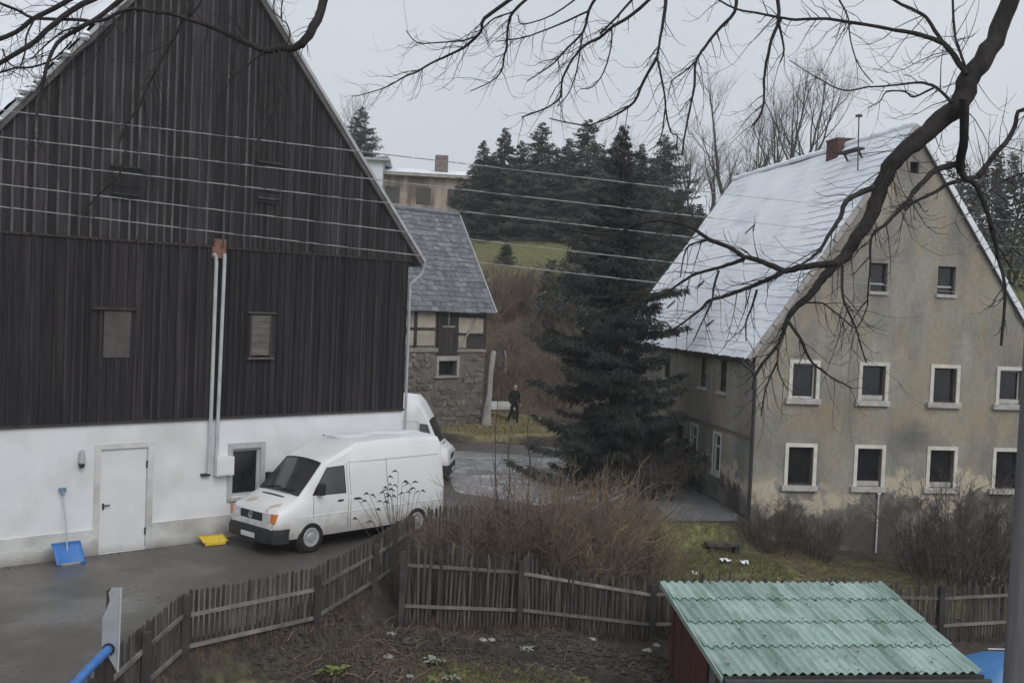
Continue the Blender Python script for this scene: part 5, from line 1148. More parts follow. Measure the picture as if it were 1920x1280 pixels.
# ---------------------------------------------------------------- bare trees
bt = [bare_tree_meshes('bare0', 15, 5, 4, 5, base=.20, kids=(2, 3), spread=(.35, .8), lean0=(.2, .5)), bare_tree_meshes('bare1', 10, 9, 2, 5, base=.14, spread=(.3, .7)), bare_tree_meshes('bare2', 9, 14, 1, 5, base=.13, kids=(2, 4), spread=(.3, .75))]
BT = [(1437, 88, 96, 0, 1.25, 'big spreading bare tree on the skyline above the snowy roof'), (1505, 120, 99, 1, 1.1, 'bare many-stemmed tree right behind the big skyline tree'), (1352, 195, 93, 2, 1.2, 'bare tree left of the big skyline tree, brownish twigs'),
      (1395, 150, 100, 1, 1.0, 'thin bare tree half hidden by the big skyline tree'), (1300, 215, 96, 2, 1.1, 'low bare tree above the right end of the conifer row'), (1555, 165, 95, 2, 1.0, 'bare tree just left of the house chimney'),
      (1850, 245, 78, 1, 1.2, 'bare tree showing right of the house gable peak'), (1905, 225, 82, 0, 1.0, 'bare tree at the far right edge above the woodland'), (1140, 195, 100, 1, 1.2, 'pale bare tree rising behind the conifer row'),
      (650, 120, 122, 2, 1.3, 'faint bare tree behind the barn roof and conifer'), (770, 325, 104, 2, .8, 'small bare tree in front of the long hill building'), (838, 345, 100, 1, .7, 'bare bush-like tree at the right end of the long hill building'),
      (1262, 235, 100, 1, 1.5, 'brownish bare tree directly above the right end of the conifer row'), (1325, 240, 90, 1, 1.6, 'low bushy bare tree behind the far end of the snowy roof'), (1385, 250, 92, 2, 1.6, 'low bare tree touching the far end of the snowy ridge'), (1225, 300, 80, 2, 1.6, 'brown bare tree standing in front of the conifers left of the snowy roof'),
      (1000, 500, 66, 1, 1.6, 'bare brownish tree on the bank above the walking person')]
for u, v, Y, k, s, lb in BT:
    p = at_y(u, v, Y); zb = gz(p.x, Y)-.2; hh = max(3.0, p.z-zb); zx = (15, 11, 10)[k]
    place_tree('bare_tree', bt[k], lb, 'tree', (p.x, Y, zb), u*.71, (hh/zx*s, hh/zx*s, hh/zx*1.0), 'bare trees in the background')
# ---------------------------------------------------------------- brown thicket on the bank
r = random.Random(31); tm = MB()
for k in range(85):
    x, y = r.uniform(-3.2, 7.5), r.uniform(57.5, 71); z = gz(x, y); n = 26; h = r.uniform(1.4, 3.0)
    for j in range(n):
        a = r.uniform(0, 6.28); d = Vector((math.cos(a)*.5, math.sin(a)*.5-.1, 1)).normalized(); p = Vector((x+math.cos(a)*.4, y+math.sin(a)*.4, z)); l = h*r.uniform(.5, 1.1); q = p+d*l*.5+rvec(r)*.15; e = q+(d+rvec(r)*.4).normalized()*l*.5
        tm.tube([p, q, e], [.022, .016, .008], 3, cap=False)
        for _ in range(4): 
            d2 = (d+rvec(r)*.9).normalized(); s_ = p.lerp(q, r.random()) if r.random() < .3 else q.lerp(e, r.random()); tm.tube([s_, s_+d2*l*.28], [.011, .005], 3, cap=False)
tag(tm.build('bank_thicket', 'twig_brown'), 'brown bare thicket covering the bank right of the outbuilding', 'thicket', None, 'stuff')
# ---------------------------------------------------------------- shrubs in front
sm0 = shrub_mesh('s0', 85, 2.2, 1.35, 1, 'twig_brown', .010, 10, .5, .15)
sm1 = shrub_mesh('s1', 100, 2.3, 1.5, 2, 'twig_ochre', .010, 11, .55, .15)
sm2 = shrub_mesh('s2', 62, 2.0, 1.3, 3, 'twig_dark', .010, 9, .5, .13)
SH = [(sm0, (835, 1060), 26.0, .95, 'brown_shrub', 'reddish bare shrub below the rear wheel of the near van'),
      (sm0, (880, 1085), 25.6, 1.25, 'brown_shrub', 'reddish brown bare shrub at the end of the yard fence, left of the others'), (sm0, (965, 1090), 26.3, 1.4, 'brown_shrub', 'bare brown shrub with the tall thin saplings in it'), (sm1, (1050, 1100), 25.9, 1.35, 'brown_shrub', 'dense ochre-brown bare shrub in the middle of the fence'),
      (sm1, (1130, 1095), 26.4, 1.45, 'brown_shrub', 'tallest ochre bare shrub, right of the middle'), (sm0, (1195, 1100), 26.0, 1.1, 'brown_shrub', 'lower brown bare shrub at the right end beside the lawn'), (sm2, (1010, 1110), 24.6, .8, 'brown_shrub', 'dark low bare shrub just behind the tall garden fence'),
      (sm2, (1450, 1010), 31.6, .95, 'dark_shrub', 'dark bare shrub against the house left of the first lower window'), (sm2, (1530, 1030), 31.9, .85, 'dark_shrub', 'dark bare shrub below the first lower window of the house'), (sm2, (1800, 1110), 30.0, 1.75, 'dark_shrub', 'large dark bare shrub in front of the house, right part'),
      (sm2, (1890, 1120), 28.5, 1.6, 'dark_shrub', 'dark bare shrub behind the utility pole'), (sm2, (1735, 1090), 31.0, 1.0, 'dark_shrub', 'small dark bare shrub left of the large one by the house'), (sm2, (775, 1060), 24.6, .7, 'dark_shrub', 'dark bare shrub in the corner where the two fences meet'),
      (sm2, (1225, 985), 35.5, 1.1, 'dark_shrub', 'dark bare shrub at the foot of the big spruce')]
for i, (m_, (u, v), Y, s, nm, lb) in enumerate(SH):
    p = at_y(u, v, Y); o = link(nm, m_, None, (p.x, Y, gz(p.x, Y)), i*1.3); o.scale = (s, s, s*RNG.uniform(.92, 1.05)); tag(o, lb, 'shrub', 'bare shrubs')
# saplings
for u, v0, v1, Y, lb in ((932, 950, 742, 27.2, 'tall thin bare sapling rising above the brown shrubs, left one'), (990, 945, 755, 27.5, 'tall thin bare sapling rising above the brown shrubs, right one'), (955, 950, 800, 27.0, 'shorter thin sapling between the two tall ones')):
    a, b = at_y(u+3, v0+90, Y), at_y(u, v1, Y); a.z = gz(a.x, Y)-.05; r = random.Random(u); mb = MB(); pts = [a.lerp(b, q/6)+Vector((r.uniform(-.05, .05), r.uniform(-.05, .05), 0)) for q in range(7)]
    mb.tube(pts, [.026, .024, .022, .018, .014, .010, .004], 5)
    for k in range(22):
        q = r.uniform(.3, .98); i = min(5, int(q*6)); s_ = pts[i].lerp(pts[i+1], q*6-i); d = (Vector((r.uniform(-.8, .8), r.uniform(-.8, .8), 1))).normalized(); l = r.uniform(.2, .7); mb.tube([s_, s_+d*l*.5, s_+(d+Vector((0, 0, .5))).normalized()*l], [.008, .006, .003], 3)
    tag(mb.build('sapling', 'twig_dark'), lb, 'sapling', 'saplings above the shrubs')
# leafy weed in front of the van
p = at_y(745, 1060, 24.2); pl = thing('leafy_weed', 'tall weed with dark drooping leaves in front of the van side', 'plant', (p.x, 24.2, gz(p.x, 24.2)))
LV = [(1190, 570), (1120, 600), (1215, 632), (1270, 640), (1090, 665), (1120, 680), (1005, 710), (930, 740), (990, 755), (1090, 760), (1040, 810), (1330, 690), (1300, 668), (1230, 700), (1150, 650), (930, 870), (1030, 885), (1100, 700), (1145, 720)]
r = random.Random(6); st_ = MB(); base = Vector((0, 0, 0))
root = Vector(pl.location)
tips = [at_y(400+x/3.43, 720+y/3.43, 24.2+r.uniform(-.25, .25))-root for x, y in LV]
for q in tips:
    b0 = Vector((r.uniform(-.12, .12), r.uniform(-.08, .08), 0)); m_ = b0.lerp(q, .55)+Vector((-(q.x-b0.x)*.25, 0, .12)); st_.tube([b0, m_, q], [.010, .007, .004], 4)
st_.build('stems', 'twig_dark', pl)
for q in tips:
    for _ in range(2):
        d = Vector((r.choice((-1, 1))*r.uniform(.6, 1), r.uniform(-.5, .5), r.uniform(-.35, .25))).normalized(); l = r.uniform(.12, .2); w_ = Vector((0, .5, .8)).normalized()*r.uniform(.018, .03)
        c = q+d*l*.45+Vector((0, 0, .03)); e = q+d*l+Vector((0, 0, -.03)); MB().add([q, c+w_, e, c-w_, c+Vector((0, .012, 0))], [(0, 1, 4), (1, 2, 4), (2, 3, 4), (3, 0, 4)]).build('leaf', 'leaf_dark', pl)

# ---------------------------------------------------------------- grass, dry stalks, litter, garden plants
def blades(name, label, n, region, h, mat, seed, w=.012, lean=.5):
    r = random.Random(seed); mb = MB(); xs_ = []; 
    while len(xs_) < n:
        q = region(r)
        if q: xs_.append(q)
    zz = ground_h(np.array([q[0] for q in xs_]), np.array([q[1] for q in xs_]))
    for (x, y), z in zip(xs_, zz):
        hh = h*r.uniform(.4, 1.2); a = r.uniform(0, 6.28); l = lean*hh*r.random(); tx, ty = math.cos(a)*l, math.sin(a)*l; wx, wy_ = math.cos(a+1.57)*w, math.sin(a+1.57)*w
        o = len(mb.v); mb.v.extend([(x-wx, y-wy_, z-.01), (x+wx, y+wy_, z-.01), (x+tx, y+ty, z+hh)]); mb.f.append((o, o+1, o+2)); mb.mi.append(0)
    return tag(mb.build(name, mat), label, 'grass', None, 'stuff')
def ell(cx, cy, rx, ry):
    def f(r):
        a = r.uniform(0, 6.28); q = math.sqrt(r.random()); return (cx+math.cos(a)*q*rx, cy+math.sin(a)*q*ry)
    return f
blades('lawn_grass', 'short green grass on the lawn beside the tan house', 9000, ell(5.0, 29.0, 2.5, 3.2), .09, 'grass', 1, .012)
blades('lawn_grass', 'short green grass strip at the front of the garden', 5000, ell(1.4, 20.8, 3.0, 1.3), .08, 'grass', 2, .012)
blades('dry_stalks', 'dry yellowish stalks behind the shed roof', 2600, ell(6.6, 26.6, 2.6, .9), .42, 'dry_grass', 3, .010, .6)
blades('dry_stalks', 'pale dry grass around the walking person', 3500, ell(-1, 52, 3.4, 3.2), .14, 'dry_grass', 4, .03)
blades('dry_stalks', 'thin bare stalks along the tall garden fence', 2600, ell(1.0, 24.9, 3.6, .9), 1.0, 'twig_brown', 5, .008, .35)
blades('dry_stalks', 'sparse dead stalks in the garden bed', 1800, ell(-1.5, 20.8, 2.6, 2.0), .22, 'litter', 6, .010, .9)
r = random.Random(12); mb = MB()
pts = [ell(10.2, 29.5, 4.8, 2.2)(r) for _ in range(3800)]+[ell(.6, 22.3, 3.6, 1.4)(r) for _ in range(1300)]+[ell(-2.6, 19.6, 1.9, 1.9)(r) for _ in range(900)]
zz = ground_h(np.array([q[0] for q in pts]), np.array([q[1] for q in pts]))
for (x, y), z in zip(pts, zz):
    a = r.uniform(0, 6.28); s = r.uniform(.018, .045); t = r.uniform(-.3, .3); dx, dy = math.cos(a)*s, math.sin(a)*s
    mb.add([(x-dx, y-dy, z+.012), (x+dy*.6, y-dx*.6, z+.02+abs(t)*s), (x+dx, y+dy, z+.015), (x-dy*.6, y+dx*.6, z+.02)], [(0, 1, 2, 3)])
tag(mb.build('leaf_litter', 'litter'), 'brown fallen leaves in front of the house and over the garden bed', 'leaves', None, 'stuff')
# clods, dead stems and grit
def lumps(name, label, cat, pts, smin, smax, mat, seed):
    r = random.Random(seed); mb = MB(); zz = ground_h(np.array([q[0] for q in pts]), np.array([q[1] for q in pts]))
    for (x, y), z in zip(pts, zz):
        s = r.uniform(smin, smax)*(1 if r.random() < .85 else 1.8); v = [Vector((x, y, z+.012))+Vector((math.cos(a)*s*r.uniform(.7, 1.2), math.sin(a)*s*r.uniform(.7, 1.2), r.uniform(-.1, .15)*s)) for a in (0, 1.26, 2.5, 3.77, 5.0)]
        mb.add(v+[Vector((x+r.uniform(-.3, .3)*s, y+r.uniform(-.3, .3)*s, z+s*r.uniform(.5, .9)))], [(0, 1, 5), (1, 2, 5), (2, 3, 5), (3, 4, 5), (4, 0, 5)])
    return tag(mb.build(name, mat), label, cat, None, 'stuff')
r = random.Random(44)
lumps('soil_clods', 'dark clods of dug soil in the vegetable garden', 'soil', [ell(.8, 22.6, 3.2, 1.1)(r) for _ in range(1500)]+[ell(-2.4, 20.2, 2.0, 2.2)(r) for _ in range(900)], .025, .07, 'garden_soil', 1)
wl = [barn_pt(r.uniform(-1.5, 10), -.06-abs(r.gauss(0, .14)), 0) for _ in range(700)]+[Vector((x, y, 0)) for x, y in [ell(-6.5, 21, 3, 5)(r) for _ in range(500)]]
lumps('yard_grit', 'fine grit and dirt along the barn wall and over the yard', 'grit', [(p.x, p.y) for p in wl], .008, .022, 'litter', 2)
r = random.Random(45); mb = MB()
for k in range(420):
    x, y = ell(.4, 22.3, 3.4, 1.6)(r) if k % 2 else ell(-2.6, 20.0, 1.8, 2.2)(r); z = gz(x, y); a = r.uniform(0, 6.28); l = r.uniform(.08, .4); h = r.uniform(0, .5)*l
    mb.tube([(x, y, z+.02), (x+math.cos(a)*l*.5, y+math.sin(a)*l*.5, z+.04+h*.7), (x+math.cos(a)*l, y+math.sin(a)*l, z+.03+h)], [.009, .007, .004], 3)
tag(mb.build('dead_stems', 'twig_ochre'), 'dead plant stems strewn over the garden bed', 'stems', None, 'stuff')
def near_line(pts, w):
    def f(r):
        i = r.randrange(len(pts)-1); q = r.random(); a, b = Vector(pts[i]), Vector(pts[i+1]); p = a.lerp(b, q); n = Vector((b.y-a.y, a.x-b.x)).normalized(); p = p+n*r.gauss(.05, w); return (p.x, p.y)
    return f
blades('fence_grass', 'dry grass tufts along the foot of the yard fence', 1700, near_line([(-5.42, 14.6), (-5.36, 18.7), (-3.52, 20.75), (-2.8, 23.6), (-2.25, 26.3)], .12), .2, 'litter', 9, .008, .8)
blades('fence_grass', 'dry grass tufts along the foot of the garden back fence', 2200, near_line([(-2.1, 23.2), (0.4, 23.9), (3.3, 24.3), (7.4, 25.2), (13.0, 26.6)], .16), .26, 'litter', 10, .009, .7)
def clump(u, v, Y, n, l, mat, lb, name='garden_plant', flat=.5):
    p = at_y(u, v, Y); t = thing(name, lb, 'plant', (p.x, Y, gz(p.x, Y))); r = random.Random(u)
    for k in range(n):
        a = r.uniform(0, 6.28); d = Vector((math.cos(a), math.sin(a), r.uniform(.1, 1.0)*(1-flat)+.12)).normalized(); s = d.cross(Vector((0, 0, 1))).normalized()*l*r.uniform(.18, .3); ll = l*r.uniform(.6, 1.1); b = Vector((r.uniform(-1, 1)*l*.4, r.uniform(-1, 1)*l*.4, .02))
        MB().add([b, b+d*ll*.5+s+Vector((0, 0, .05)), b+d*ll+Vector((0, 0, -.02)), b+d*ll*.5-s+Vector((0, 0, .05)), b+d*ll*.5+Vector((0, 0, .02))], [(0, 1, 4), (1, 2, 4), (2, 3, 4), (3, 0, 4)]).build('leaf', mat, t)
clump(815, 1228, 21.4, 26, .24, 'pale_leaf', 'frosted pale leafy plant left of the garden bed'); clump(848, 1240, 21.1, 14, .2, 'pale_leaf', 'smaller pale leafy plant beside the frosted one')
clump(985, 1215, 22.6, 18, .2, 'pale_leaf', 'round whitish cabbage-like plant in the middle of the bed'); clump(1185, 1235, 21.9, 14, .34, 'green_leaf', 'yellow-green leek-like plant near the shed', flat=.1)
clump(815, 1265, 20.6, 16, .26, 'green_leaf', 'yellow-green leafy plant at the edge of the lawn strip'); clump(625, 1262, 19.5, 20, .3, 'green_leaf', 'flattened mossy-green plant inside the fence corner')
for u, v, Y, s, lb in ((905, 1193, 23.0, .12, 'pale stone near the middle of the garden bed, left of its pair'), (922, 1194, 23.1, .1, 'pale stone near the middle of the garden bed, right of its pair'), (762, 1208, 22.2, .07, 'small pale stone left of the frosted plant'), (728, 1228, 21.2, .13, 'flat tan stone inside the yard fence'), (733, 1194, 22.5, .12, 'grey stone close to the fence corner'),
                         (1000, 1222, 22.4, .08, 'small pale stone right of the round plant'), (768, 1266, 20.3, .1, 'pale stone at the bottom edge left of the lawn strip'), (1110, 1188, 23.7, .1, 'pale stone at the foot of the tall garden fence'), (1232, 1186, 23.8, .1, 'bright stone beside the shed wall'), (1215, 1192, 23.4, .12, 'whitish stone left of the bright one by the shed')):
    p = at_y(u, v, Y); r = random.Random(u*3+v); s *= .75; mb = MB().lathe([(s*.7, -.03), (s, s*.25), (s*.75, s*.6), (s*.3, s*.75)], 8)
    mb.v = [(x*1.3+r.uniform(-.2, .2)*s, y+r.uniform(-.2, .2)*s, z+r.uniform(-.1, .1)*s) for x, y, z in mb.v]; o = mb.build('garden_stone', 'pale_stone', None, 60, loc=(p.x, Y, gz(p.x, Y)+.0)); tag(o, lb, 'stone', 'stones in the garden')

# ================================================================== overhanging trees close to the camera
def traced(tree_name, label, limbs, trunk_pts, trunk_r, seed, twig_n, joins, barkmat='bark', mind=None):
    t = thing(tree_name, label, 'tree', trunk_pts[0]); org = Vector(trunk_pts[0]); r = random.Random(seed)
    MB().tube([Vector(p)-org for p in trunk_pts], trunk_r, 12).build('trunk', barkmat, t, 60)
    for pts, rad in joins:
        MB().tube([Vector(p)-org for p in pts], rad, 9).build('limb', barkmat, t, 60)
    tw = MB()
    for wpx0, wpx1, d0, d1, pl_ in limbs:
        n = len(pl_); pts = []; rr = []
        for i, (u, v) in enumerate(pl_):
            q = i/(n-1); Y = d0+(d1-d0)*q; pts.append(at_y(u, v, Y)); rr.append(max(.0035, (wpx0[i] if isinstance(wpx0, list) else wpx0+(wpx1-wpx0)*q)/2*.88*Y/FPX))
        # smooth
        fine = []; fr = []
        for i in range(n-1):
            p0, p1, p2, p3 = pts[max(i-1, 0)], pts[i], pts[i+1], pts[min(i+2, n-1)]
            for k in range(3):
                s = k/3; fine.append(.5*((2*p1)+(p2-p0)*s+(2*p0-5*p1+4*p2-p3)*s*s+(3*p1-p0-3*p2+p3)*s**3)+rvec(r)*rr[i]*.18); fr.append((rr[i]+(rr[i+1]-rr[i])*s)*r.uniform(.94, 1.07))
        fine.append(pts[-1]); fr.append(rr[-1])
        big = isinstance(wpx0, list) or wpx0 > 9
        MB().tube([p-org for p in fine], fr, 9 if big else 5).build('limb' if big else 'branch', barkmat, t, 60)
        Lw = sum((fine[i+1]-fine[i]).length for i in range(len(fine)-1))
        for k in range(int(Lw*twig_n*r.uniform(.7, 1.2))):
            q = r.uniform(.12, 1.0); i = min(len(fine)-2, int(q*(len(fine)-1))); b = fine[i].lerp(fine[i+1], q*(len(fine)-1)-i)
            tdir = (fine[i+1]-fine[i]).normalized(); side = (rvec(r)); side = (side-tdir*side.dot(tdir)).normalized()
            d = (tdir*r.uniform(.3, 1.0)+side*r.uniform(.5, 1.0)).normalized(); l = r.uniform(.12, .55)*(1 if r.random() < .75 else 1.7); P = [b]; dd = d
            for s in range(5):
                dd = (dd+Vector((0, 0, -.20 if s < 3 else .38))+rvec(r)*.16).normalized(); b = b+dd*l/5; P.append(b)
            rb = min(fr[i]*.55, .0065)*r.uniform(.6, 1.0); tw.tube([p-org for p in P], [rb, rb*.85, rb*.7, rb*.55, rb*.42, rb*.3], 3, cap=False)
            for _ in range(r.randint(0, 2)):
                j = r.randint(1, 4); d2 = ((P[j+1]-P[j]).normalized()+rvec(r)*.9).normalized(); tw.tube([P[j]-org, P[j]+d2*l*.2-org, P[j]+(d2+Vector((0, 0, .3))).normalized()*l*.4-org], [rb*.5, rb*.4, rb*.25], 3, cap=False)
    tw.build('twigs', barkmat, t)
    return t
RL = [
 ([36, 38, 40, 43, 44, 43, 41, 39, 38, 36, 34, 32, 30, 28, 24, 21, 18, 16, 14, 12, 10, 8, 6, 4], 0, 10, 9.3, [(1915,-60),(1890,10),(1862,80),(1835,125),(1813,160),(1800,189),(1778,216),(1739,248),(1704,275),(1673,306),(1657,337),(1645,373),(1630,412),(1606,447),(1583,482),(1559,503),(1540,525),(1524,548),(1497,572),(1481,590),(1471,615),(1459,645),(1421,694),(1410,730)]),
 (15, 10, 9.1, 9.3, [(1570,492),(1532,496),(1497,502),(1473,508),(1450,499),(1419,487),(1395,482)]), (10, 4, 9.3, 9.8, [(1395,482),(1364,462),(1329,449),(1305,431),(1290,424),(1240,413),(1188,422),(1151,439),(1070,432)]),
 (11, 3, 9.2, 9.6, [(1473,507),(1450,519),(1419,533),(1387,545),(1356,556),(1329,564),(1313,580),(1278,607),(1255,622)]), (9, 3, 9.3, 9.9, [(1395,486),(1372,494),(1348,502),(1305,513),(1278,529),(1251,548),(1223,560),(1195,568)]),
 (6, 2.5, 9.3, 9.2, [(1419,543),(1411,572),(1399,603),(1399,640)]), (6, 2.5, 9.4, 9.3, [(1348,507),(1337,544),(1335,564),(1313,611),(1300,640)]), (5, 2.5, 9.4, 9.6, [(1329,449),(1294,459),(1282,482),(1276,520)]),
 (13, 5, 9.2, 8.8, [(1640,352),(1606,365),(1585,380),(1575,408),(1555,439),(1544,459),(1528,478),(1505,494)]),
 (20, 18, 9.6, 9.9, [(1806,185),(1809,248),(1803,287),(1800,318)]), (16, 8, 9.9, 10.1, [(1800,318),(1809,334),(1825,341),(1845,380),(1860,431),(1872,486)]), (8, 6, 10.1, 10.0, [(1872,486),(1882,525),(1884,564),(1877,648)]),
 (14, 8, 9.9, 9.5, [(1800,308),(1774,312),(1751,322),(1731,341),(1712,361),(1700,380),(1680,400)]), (8, 3, 9.5, 9.4, [(1680,400),(1661,420),(1637,439),(1632,459),(1632,502),(1628,541),(1627,575)]),
 (10, 5, 10, 9.7, [(1833,332),(1805,337),(1778,345),(1755,359),(1735,369),(1712,380),(1698,394)]), (13, 8, 10, 10.3, [(1833,332),(1848,314),(1864,291),(1887,267),(1903,236),(1909,210),(1935,204)]), (6, 4, 10.1, 10.3, [(1855,358),(1876,341),(1903,330),(1930,322)]),
 (7, 3, 9.1, 9.0, [(1579,490),(1579,541),(1585,572),(1602,607),(1612,640),(1624,680)]), (5, 2.5, 9.2, 9.1, [(1505,568),(1540,568),(1559,580),(1583,599),(1606,615),(1626,576)]),
 (8, 3, 9.3, 9.0, [(1476,600),(1500,634),(1515,668),(1530,686),(1556,705),(1598,728)]), (5, 2, 9.3, 9.2, [(1459,650),(1459,694),(1478,733)]), (5, 3, 9.3, 9.2, [(1459,675),(1436,728),(1427,780)]),
 (13, 8, 9.7, 10.2, [(1812,140),(1790,107),(1770,83),(1747,72),(1713,62),(1680,57)]), (8, 4, 10.2, 11, [(1680,57),(1627,47),(1580,40),(1540,35),(1493,37),(1460,33),(1420,25),(1380,17),(1340,-4)]),
 (9, 6, 10.1, 10.4, [(1770,83),(1753,57),(1737,33),(1710,17),(1680,3),(1655,-14)]), (6, 5, 9.7, 9.9, [(1812,132),(1797,87),(1790,60),(1786,-14)]), (8, 3, 9.6, 10, [(1785,192),(1767,173),(1747,160),(1723,155),(1693,158),(1657,162),(1627,163)]),
 (4, 2, 10, 10.4, [(1627,163),(1590,170),(1563,163),(1540,150),(1517,137),(1480,113)]), (5, 2, 9.8, 9.7, [(1750,165),(1713,182),(1697,172),(1663,172),(1650,190),(1627,202)]), (4, 2, 10.5, 10.2, [(1568,-10),(1590,33),(1593,67),(1603,107),(1617,133),(1637,156)]),
 (9, 4, 11, 10.7, [(1456,-14),(1460,37),(1447,73),(1437,117),(1432,150),(1433,177),(1427,213),(1411,235)]), (6, 3, 11, 10.9, [(1459,40),(1470,93),(1462,118)]), (8, 3.5, 11, 10.6, [(1381,-14),(1377,23),(1350,53),(1323,87),(1305,117),(1302,160),(1293,207),(1283,260),(1279,292)]),
 (4, 2, 10.7, 10.6, [(1305,115),(1280,137),(1260,152),(1252,184)]), (9, 5, 11.5, 11.3, [(1250,-14),(1246,20),(1238,71),(1231,110)]), (7, 2.5, 11.3, 11.6, [(1231,110),(1207,152),(1189,191),(1161,212),(1129,227),(1093,235),(1030,222)]),
 (5, 2.5, 11.3, 11.2, [(1232,108),(1246,177),(1249,212),(1258,248),(1270,255),(1267,280)]), (3.5, 2, 11.2, 11.2, [(1247,205),(1238,262),(1215,284)]), (8, 3, 11.5, 12, [(1228,-10),(1185,28),(1150,50),(1125,71),(1097,85),(1075,110),(1054,149),(1051,181),(1026,202),(978,220)]),
 (6, 5, 11.5, 11.6, [(1194,-10),(1157,32),(1125,64)]), (7, 2, 11.7, 12.1, [(1121,-10),(1104,21),(1093,60),(1065,89),(1040,117),(1015,135),(988,153)]), (5, 2, 11.7, 12.2, [(1104,21),(1065,39),(1022,57),(980,71),(930,78)]), (4, 2, 11.8, 11.9, [(1093,60),(1086,106),(1079,142),(1065,177),(1045,200)]),
 (7, 2, 12, 12.2, [(998,-10),(962,23),(952,53),(950,89),(945,106),(941,131),(923,152),(882,171)]), (9, 5, 12, 12.3, [(972,-10),(909,35),(902,60),(870,89),(828,110)]), (5, 1.5, 12.3, 12.6, [(828,110),(799,124),(782,135),(757,145),(725,163),(682,177),(659,181)]),
 (4, 2, 12.1, 12.5, [(897,66),(870,76),(824,80),(782,80),(762,58)]), (4, 3, 12, 12.1, [(962,23),(927,35),(907,52)]), (4, 2, 11.8, 12, [(1090,-10),(1037,28),(980,46),(972,30)]), (4, 2, 11.6, 11.5, [(1147,50),(1146,85),(1132,135),(1111,163),(1088,167)]),
]
tb = gz(6.2, 7.2)
s0 = at_y(1915, -60, 10)
TR = [(6.3, 8.6, gz(6.3, 8.6)-.2), (6.25, 8.6, 2.0), (6.2, 8.7, 6.0), (5.9, 8.9, 9.0), (5.5, 9.2, 10.6)]
joins = [([s0, s0+Vector((.25, -.15, .8)), Vector((5.6, 9.2, 10.6))], [.088, .11, .16]),
         ([Vector((5.5, 9.2, 10.5)), Vector((4.2, 10.0, 10.9)), Vector((2.4, 10.9, 10.6)), Vector((1.0, 11.6, 10.0)), Vector((-.2, 12.2, 9.6))], [.12, .10, .075, .05, .03])]
# feeders from the high limb to the hanging branches
hi = [Vector((4.2, 10.0, 10.9)), Vector((3.4, 10.5, 10.8)), Vector((2.4, 10.9, 10.6)), Vector((1.7, 11.3, 10.35)), Vector((1.0, 11.6, 10.0)), Vector((.3, 11.9, 9.8)), Vector((-.2, 12.2, 9.6))]
for (u, v, Y) in ((1655,-14,10.4), (1786,-14,9.9), (1568,-10,10.5), (1456,-14,11), (1381,-14,11), (1340,-4,11), (1250,-14,11.5), (1228,-10,11.5), (1194,-10,11.5), (1121,-10,11.7), (1090,-10,11.8), (998,-10,12), (972,-10,12)):
    p = at_y(u, v, Y); q = min(hi, key=lambda h_: abs(h_.x-p.x-.45)); joins.append(([p, p.lerp(q, .5)+Vector((.06, 0, .03)), q], [.022, .026, .034]))
traced('overhanging_tree', 'bare tree with thick dark limb reaching in from the upper right over the house', RL, TR, [.34, .3, .26, .22, .17], 71, 15, joins)
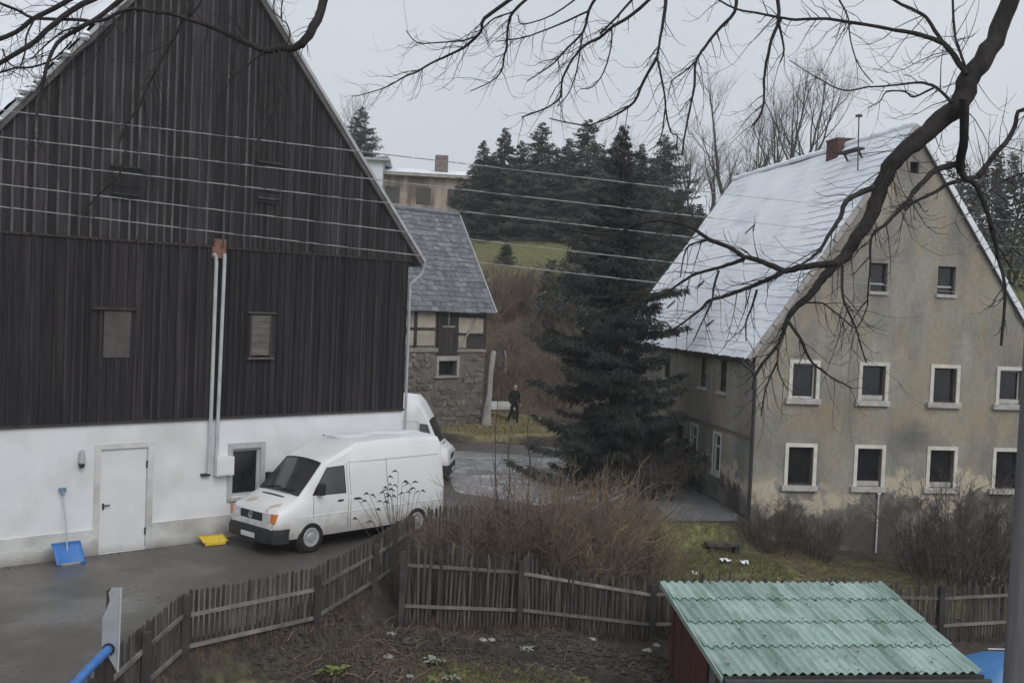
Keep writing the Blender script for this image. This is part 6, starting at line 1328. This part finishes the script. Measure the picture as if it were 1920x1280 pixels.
LL = [(20, 18, 11.5, 11.3, [(612,-14),(595,37),(578,67),(564,85)]), (17, 11, 11.3, 11.4, [(568,82),(544,91),(524,91),(497,96),(464,81),(430,66)]), (10, 7, 11.4, 11.6, [(430,66),(386,47),(349,35),(316,25),(286,22),(249,17),(215,27)]),
 (8, 5, 11.6, 11.2, [(365,-10),(346,34),(322,77),(296,124),(275,165),(259,202),(235,235),(223,269)]), (5, 3, 11.2, 11.1, [(235,240),(232,309),(202,349),(168,383),(160,400)]), (6, 3.5, 11.3, 11.0, [(524,93),(522,151),(521,188),(507,222),(494,249),(475,272)]),
 (4, 2, 11.3, 11.2, [(514,96),(507,141),(484,163)]), (6, 3, 11.4, 11.3, [(497,96),(477,111),(450,134),(428,150)]), (4, 2.5, 11.3, 11.2, [(534,90),(544,67),(537,44),(527,34),(531,-8)]), (3, 2, 11.3, 11.3, [(527,34),(512,20),(516,-8)]),
 (11, 5, 11.8, 11.3, [(238,-10),(188,30),(144,57),(107,81),(87,128),(71,208),(60,235),(54,280)]), (13, 10, 11.8, 11.6, [(192,-10),(134,20),(87,57),(54,87),(-20,130)]), (11, 9, 12, 11.8, [(146,-10),(101,17),(60,37),(30,60),(-20,82)]), (8, 6, 11.6, 12, [(215,27),(188,40),(134,37),(64,34),(34,20),(-20,-2)]),
 (5, 3, 11.8, 11.6, [(64,37),(50,67),(47,97),(37,130)]), (5, 4, 11.7, 11.7, [(-20,143),(27,128),(60,126),(101,111),(134,78)]), (4, 2.5, 11.7, 11.6, [(5,92),(12,112),(24,124),(42,128)]), (5, 3, 11.6, 11.5, [(215,27),(205,60),(160,90),(120,130),(105,180)]), (5, 3, 11.6, 11.5, [(160,50),(120,58),(80,90),(60,110)]), (4, 2, 11.6, 11.4, [(349,35),(372,12),(380,-8)]), (4, 2, 11.4, 11.3, [(464,81),(440,40),(425,30)])]
LT = [(-7.4, 9.0, 0.0), (-7.3, 9.1, 3.0), (-7.0, 9.3, 7.0), (-6.4, 9.8, 10.2)]
l0 = at_y(612, -14, 11.5)
lj = [([Vector((-6.4, 9.8, 10.2)), Vector((-4.6, 10.8, 10.9)), Vector((-2.8, 11.4, 10.4)), l0+Vector((.06, 0, .5)), l0], [.17, .13, .1, .07, .055])]
lh = [Vector((-6.2, 9.9, 10.3)), Vector((-5.4, 10.4, 10.6)), Vector((-4.6, 10.8, 10.9)), Vector((-3.6, 11.1, 10.6)), Vector((-2.8, 11.4, 10.4))]
for u, v, Y in ((365,-10,11.6), (531,-8,11.2), (516,-8,11.3), (238,-10,11.8), (192,-10,11.8), (146,-10,12), (380,-8,11.4)):
    p = at_y(u, v, Y); q = min(lh, key=lambda h_: abs(h_.x-p.x+.1)); lj.append(([p, p.lerp(q, .5)+Vector((.05, 0, -.03)), q], [.025, .03, .038]))
traced('overhanging_tree', 'bare tree whose dark branches hang in front of the barn gable at upper left', LL, LT, [.32, .28, .24, .18], 23, 13, lj)

# ================================================================== thin winter haze
hz = MB().box(-300, 300, -40, 440, -4.5, 60).build('haze', 'snow'); hz.data.materials.clear()
hm = bpy.data.materials.new('haze'); hm.use_nodes = True; nt = hm.node_tree; nt.nodes.clear()
pv = nt.nodes.new('ShaderNodeVolumePrincipled'); pv.inputs['Color'].default_value = (0.90, 0.93, 0.97, 1); pv.inputs['Density'].default_value = 0.0007; pv.inputs['Anisotropy'].default_value = 0.1
om = nt.nodes.new('ShaderNodeOutputMaterial'); nt.links.new(pv.outputs[0], om.inputs['Volume']); hz.data.materials.append(hm)
tag(hz, 'thin pale winter haze filling the valley air', 'haze', None, 'stuff')
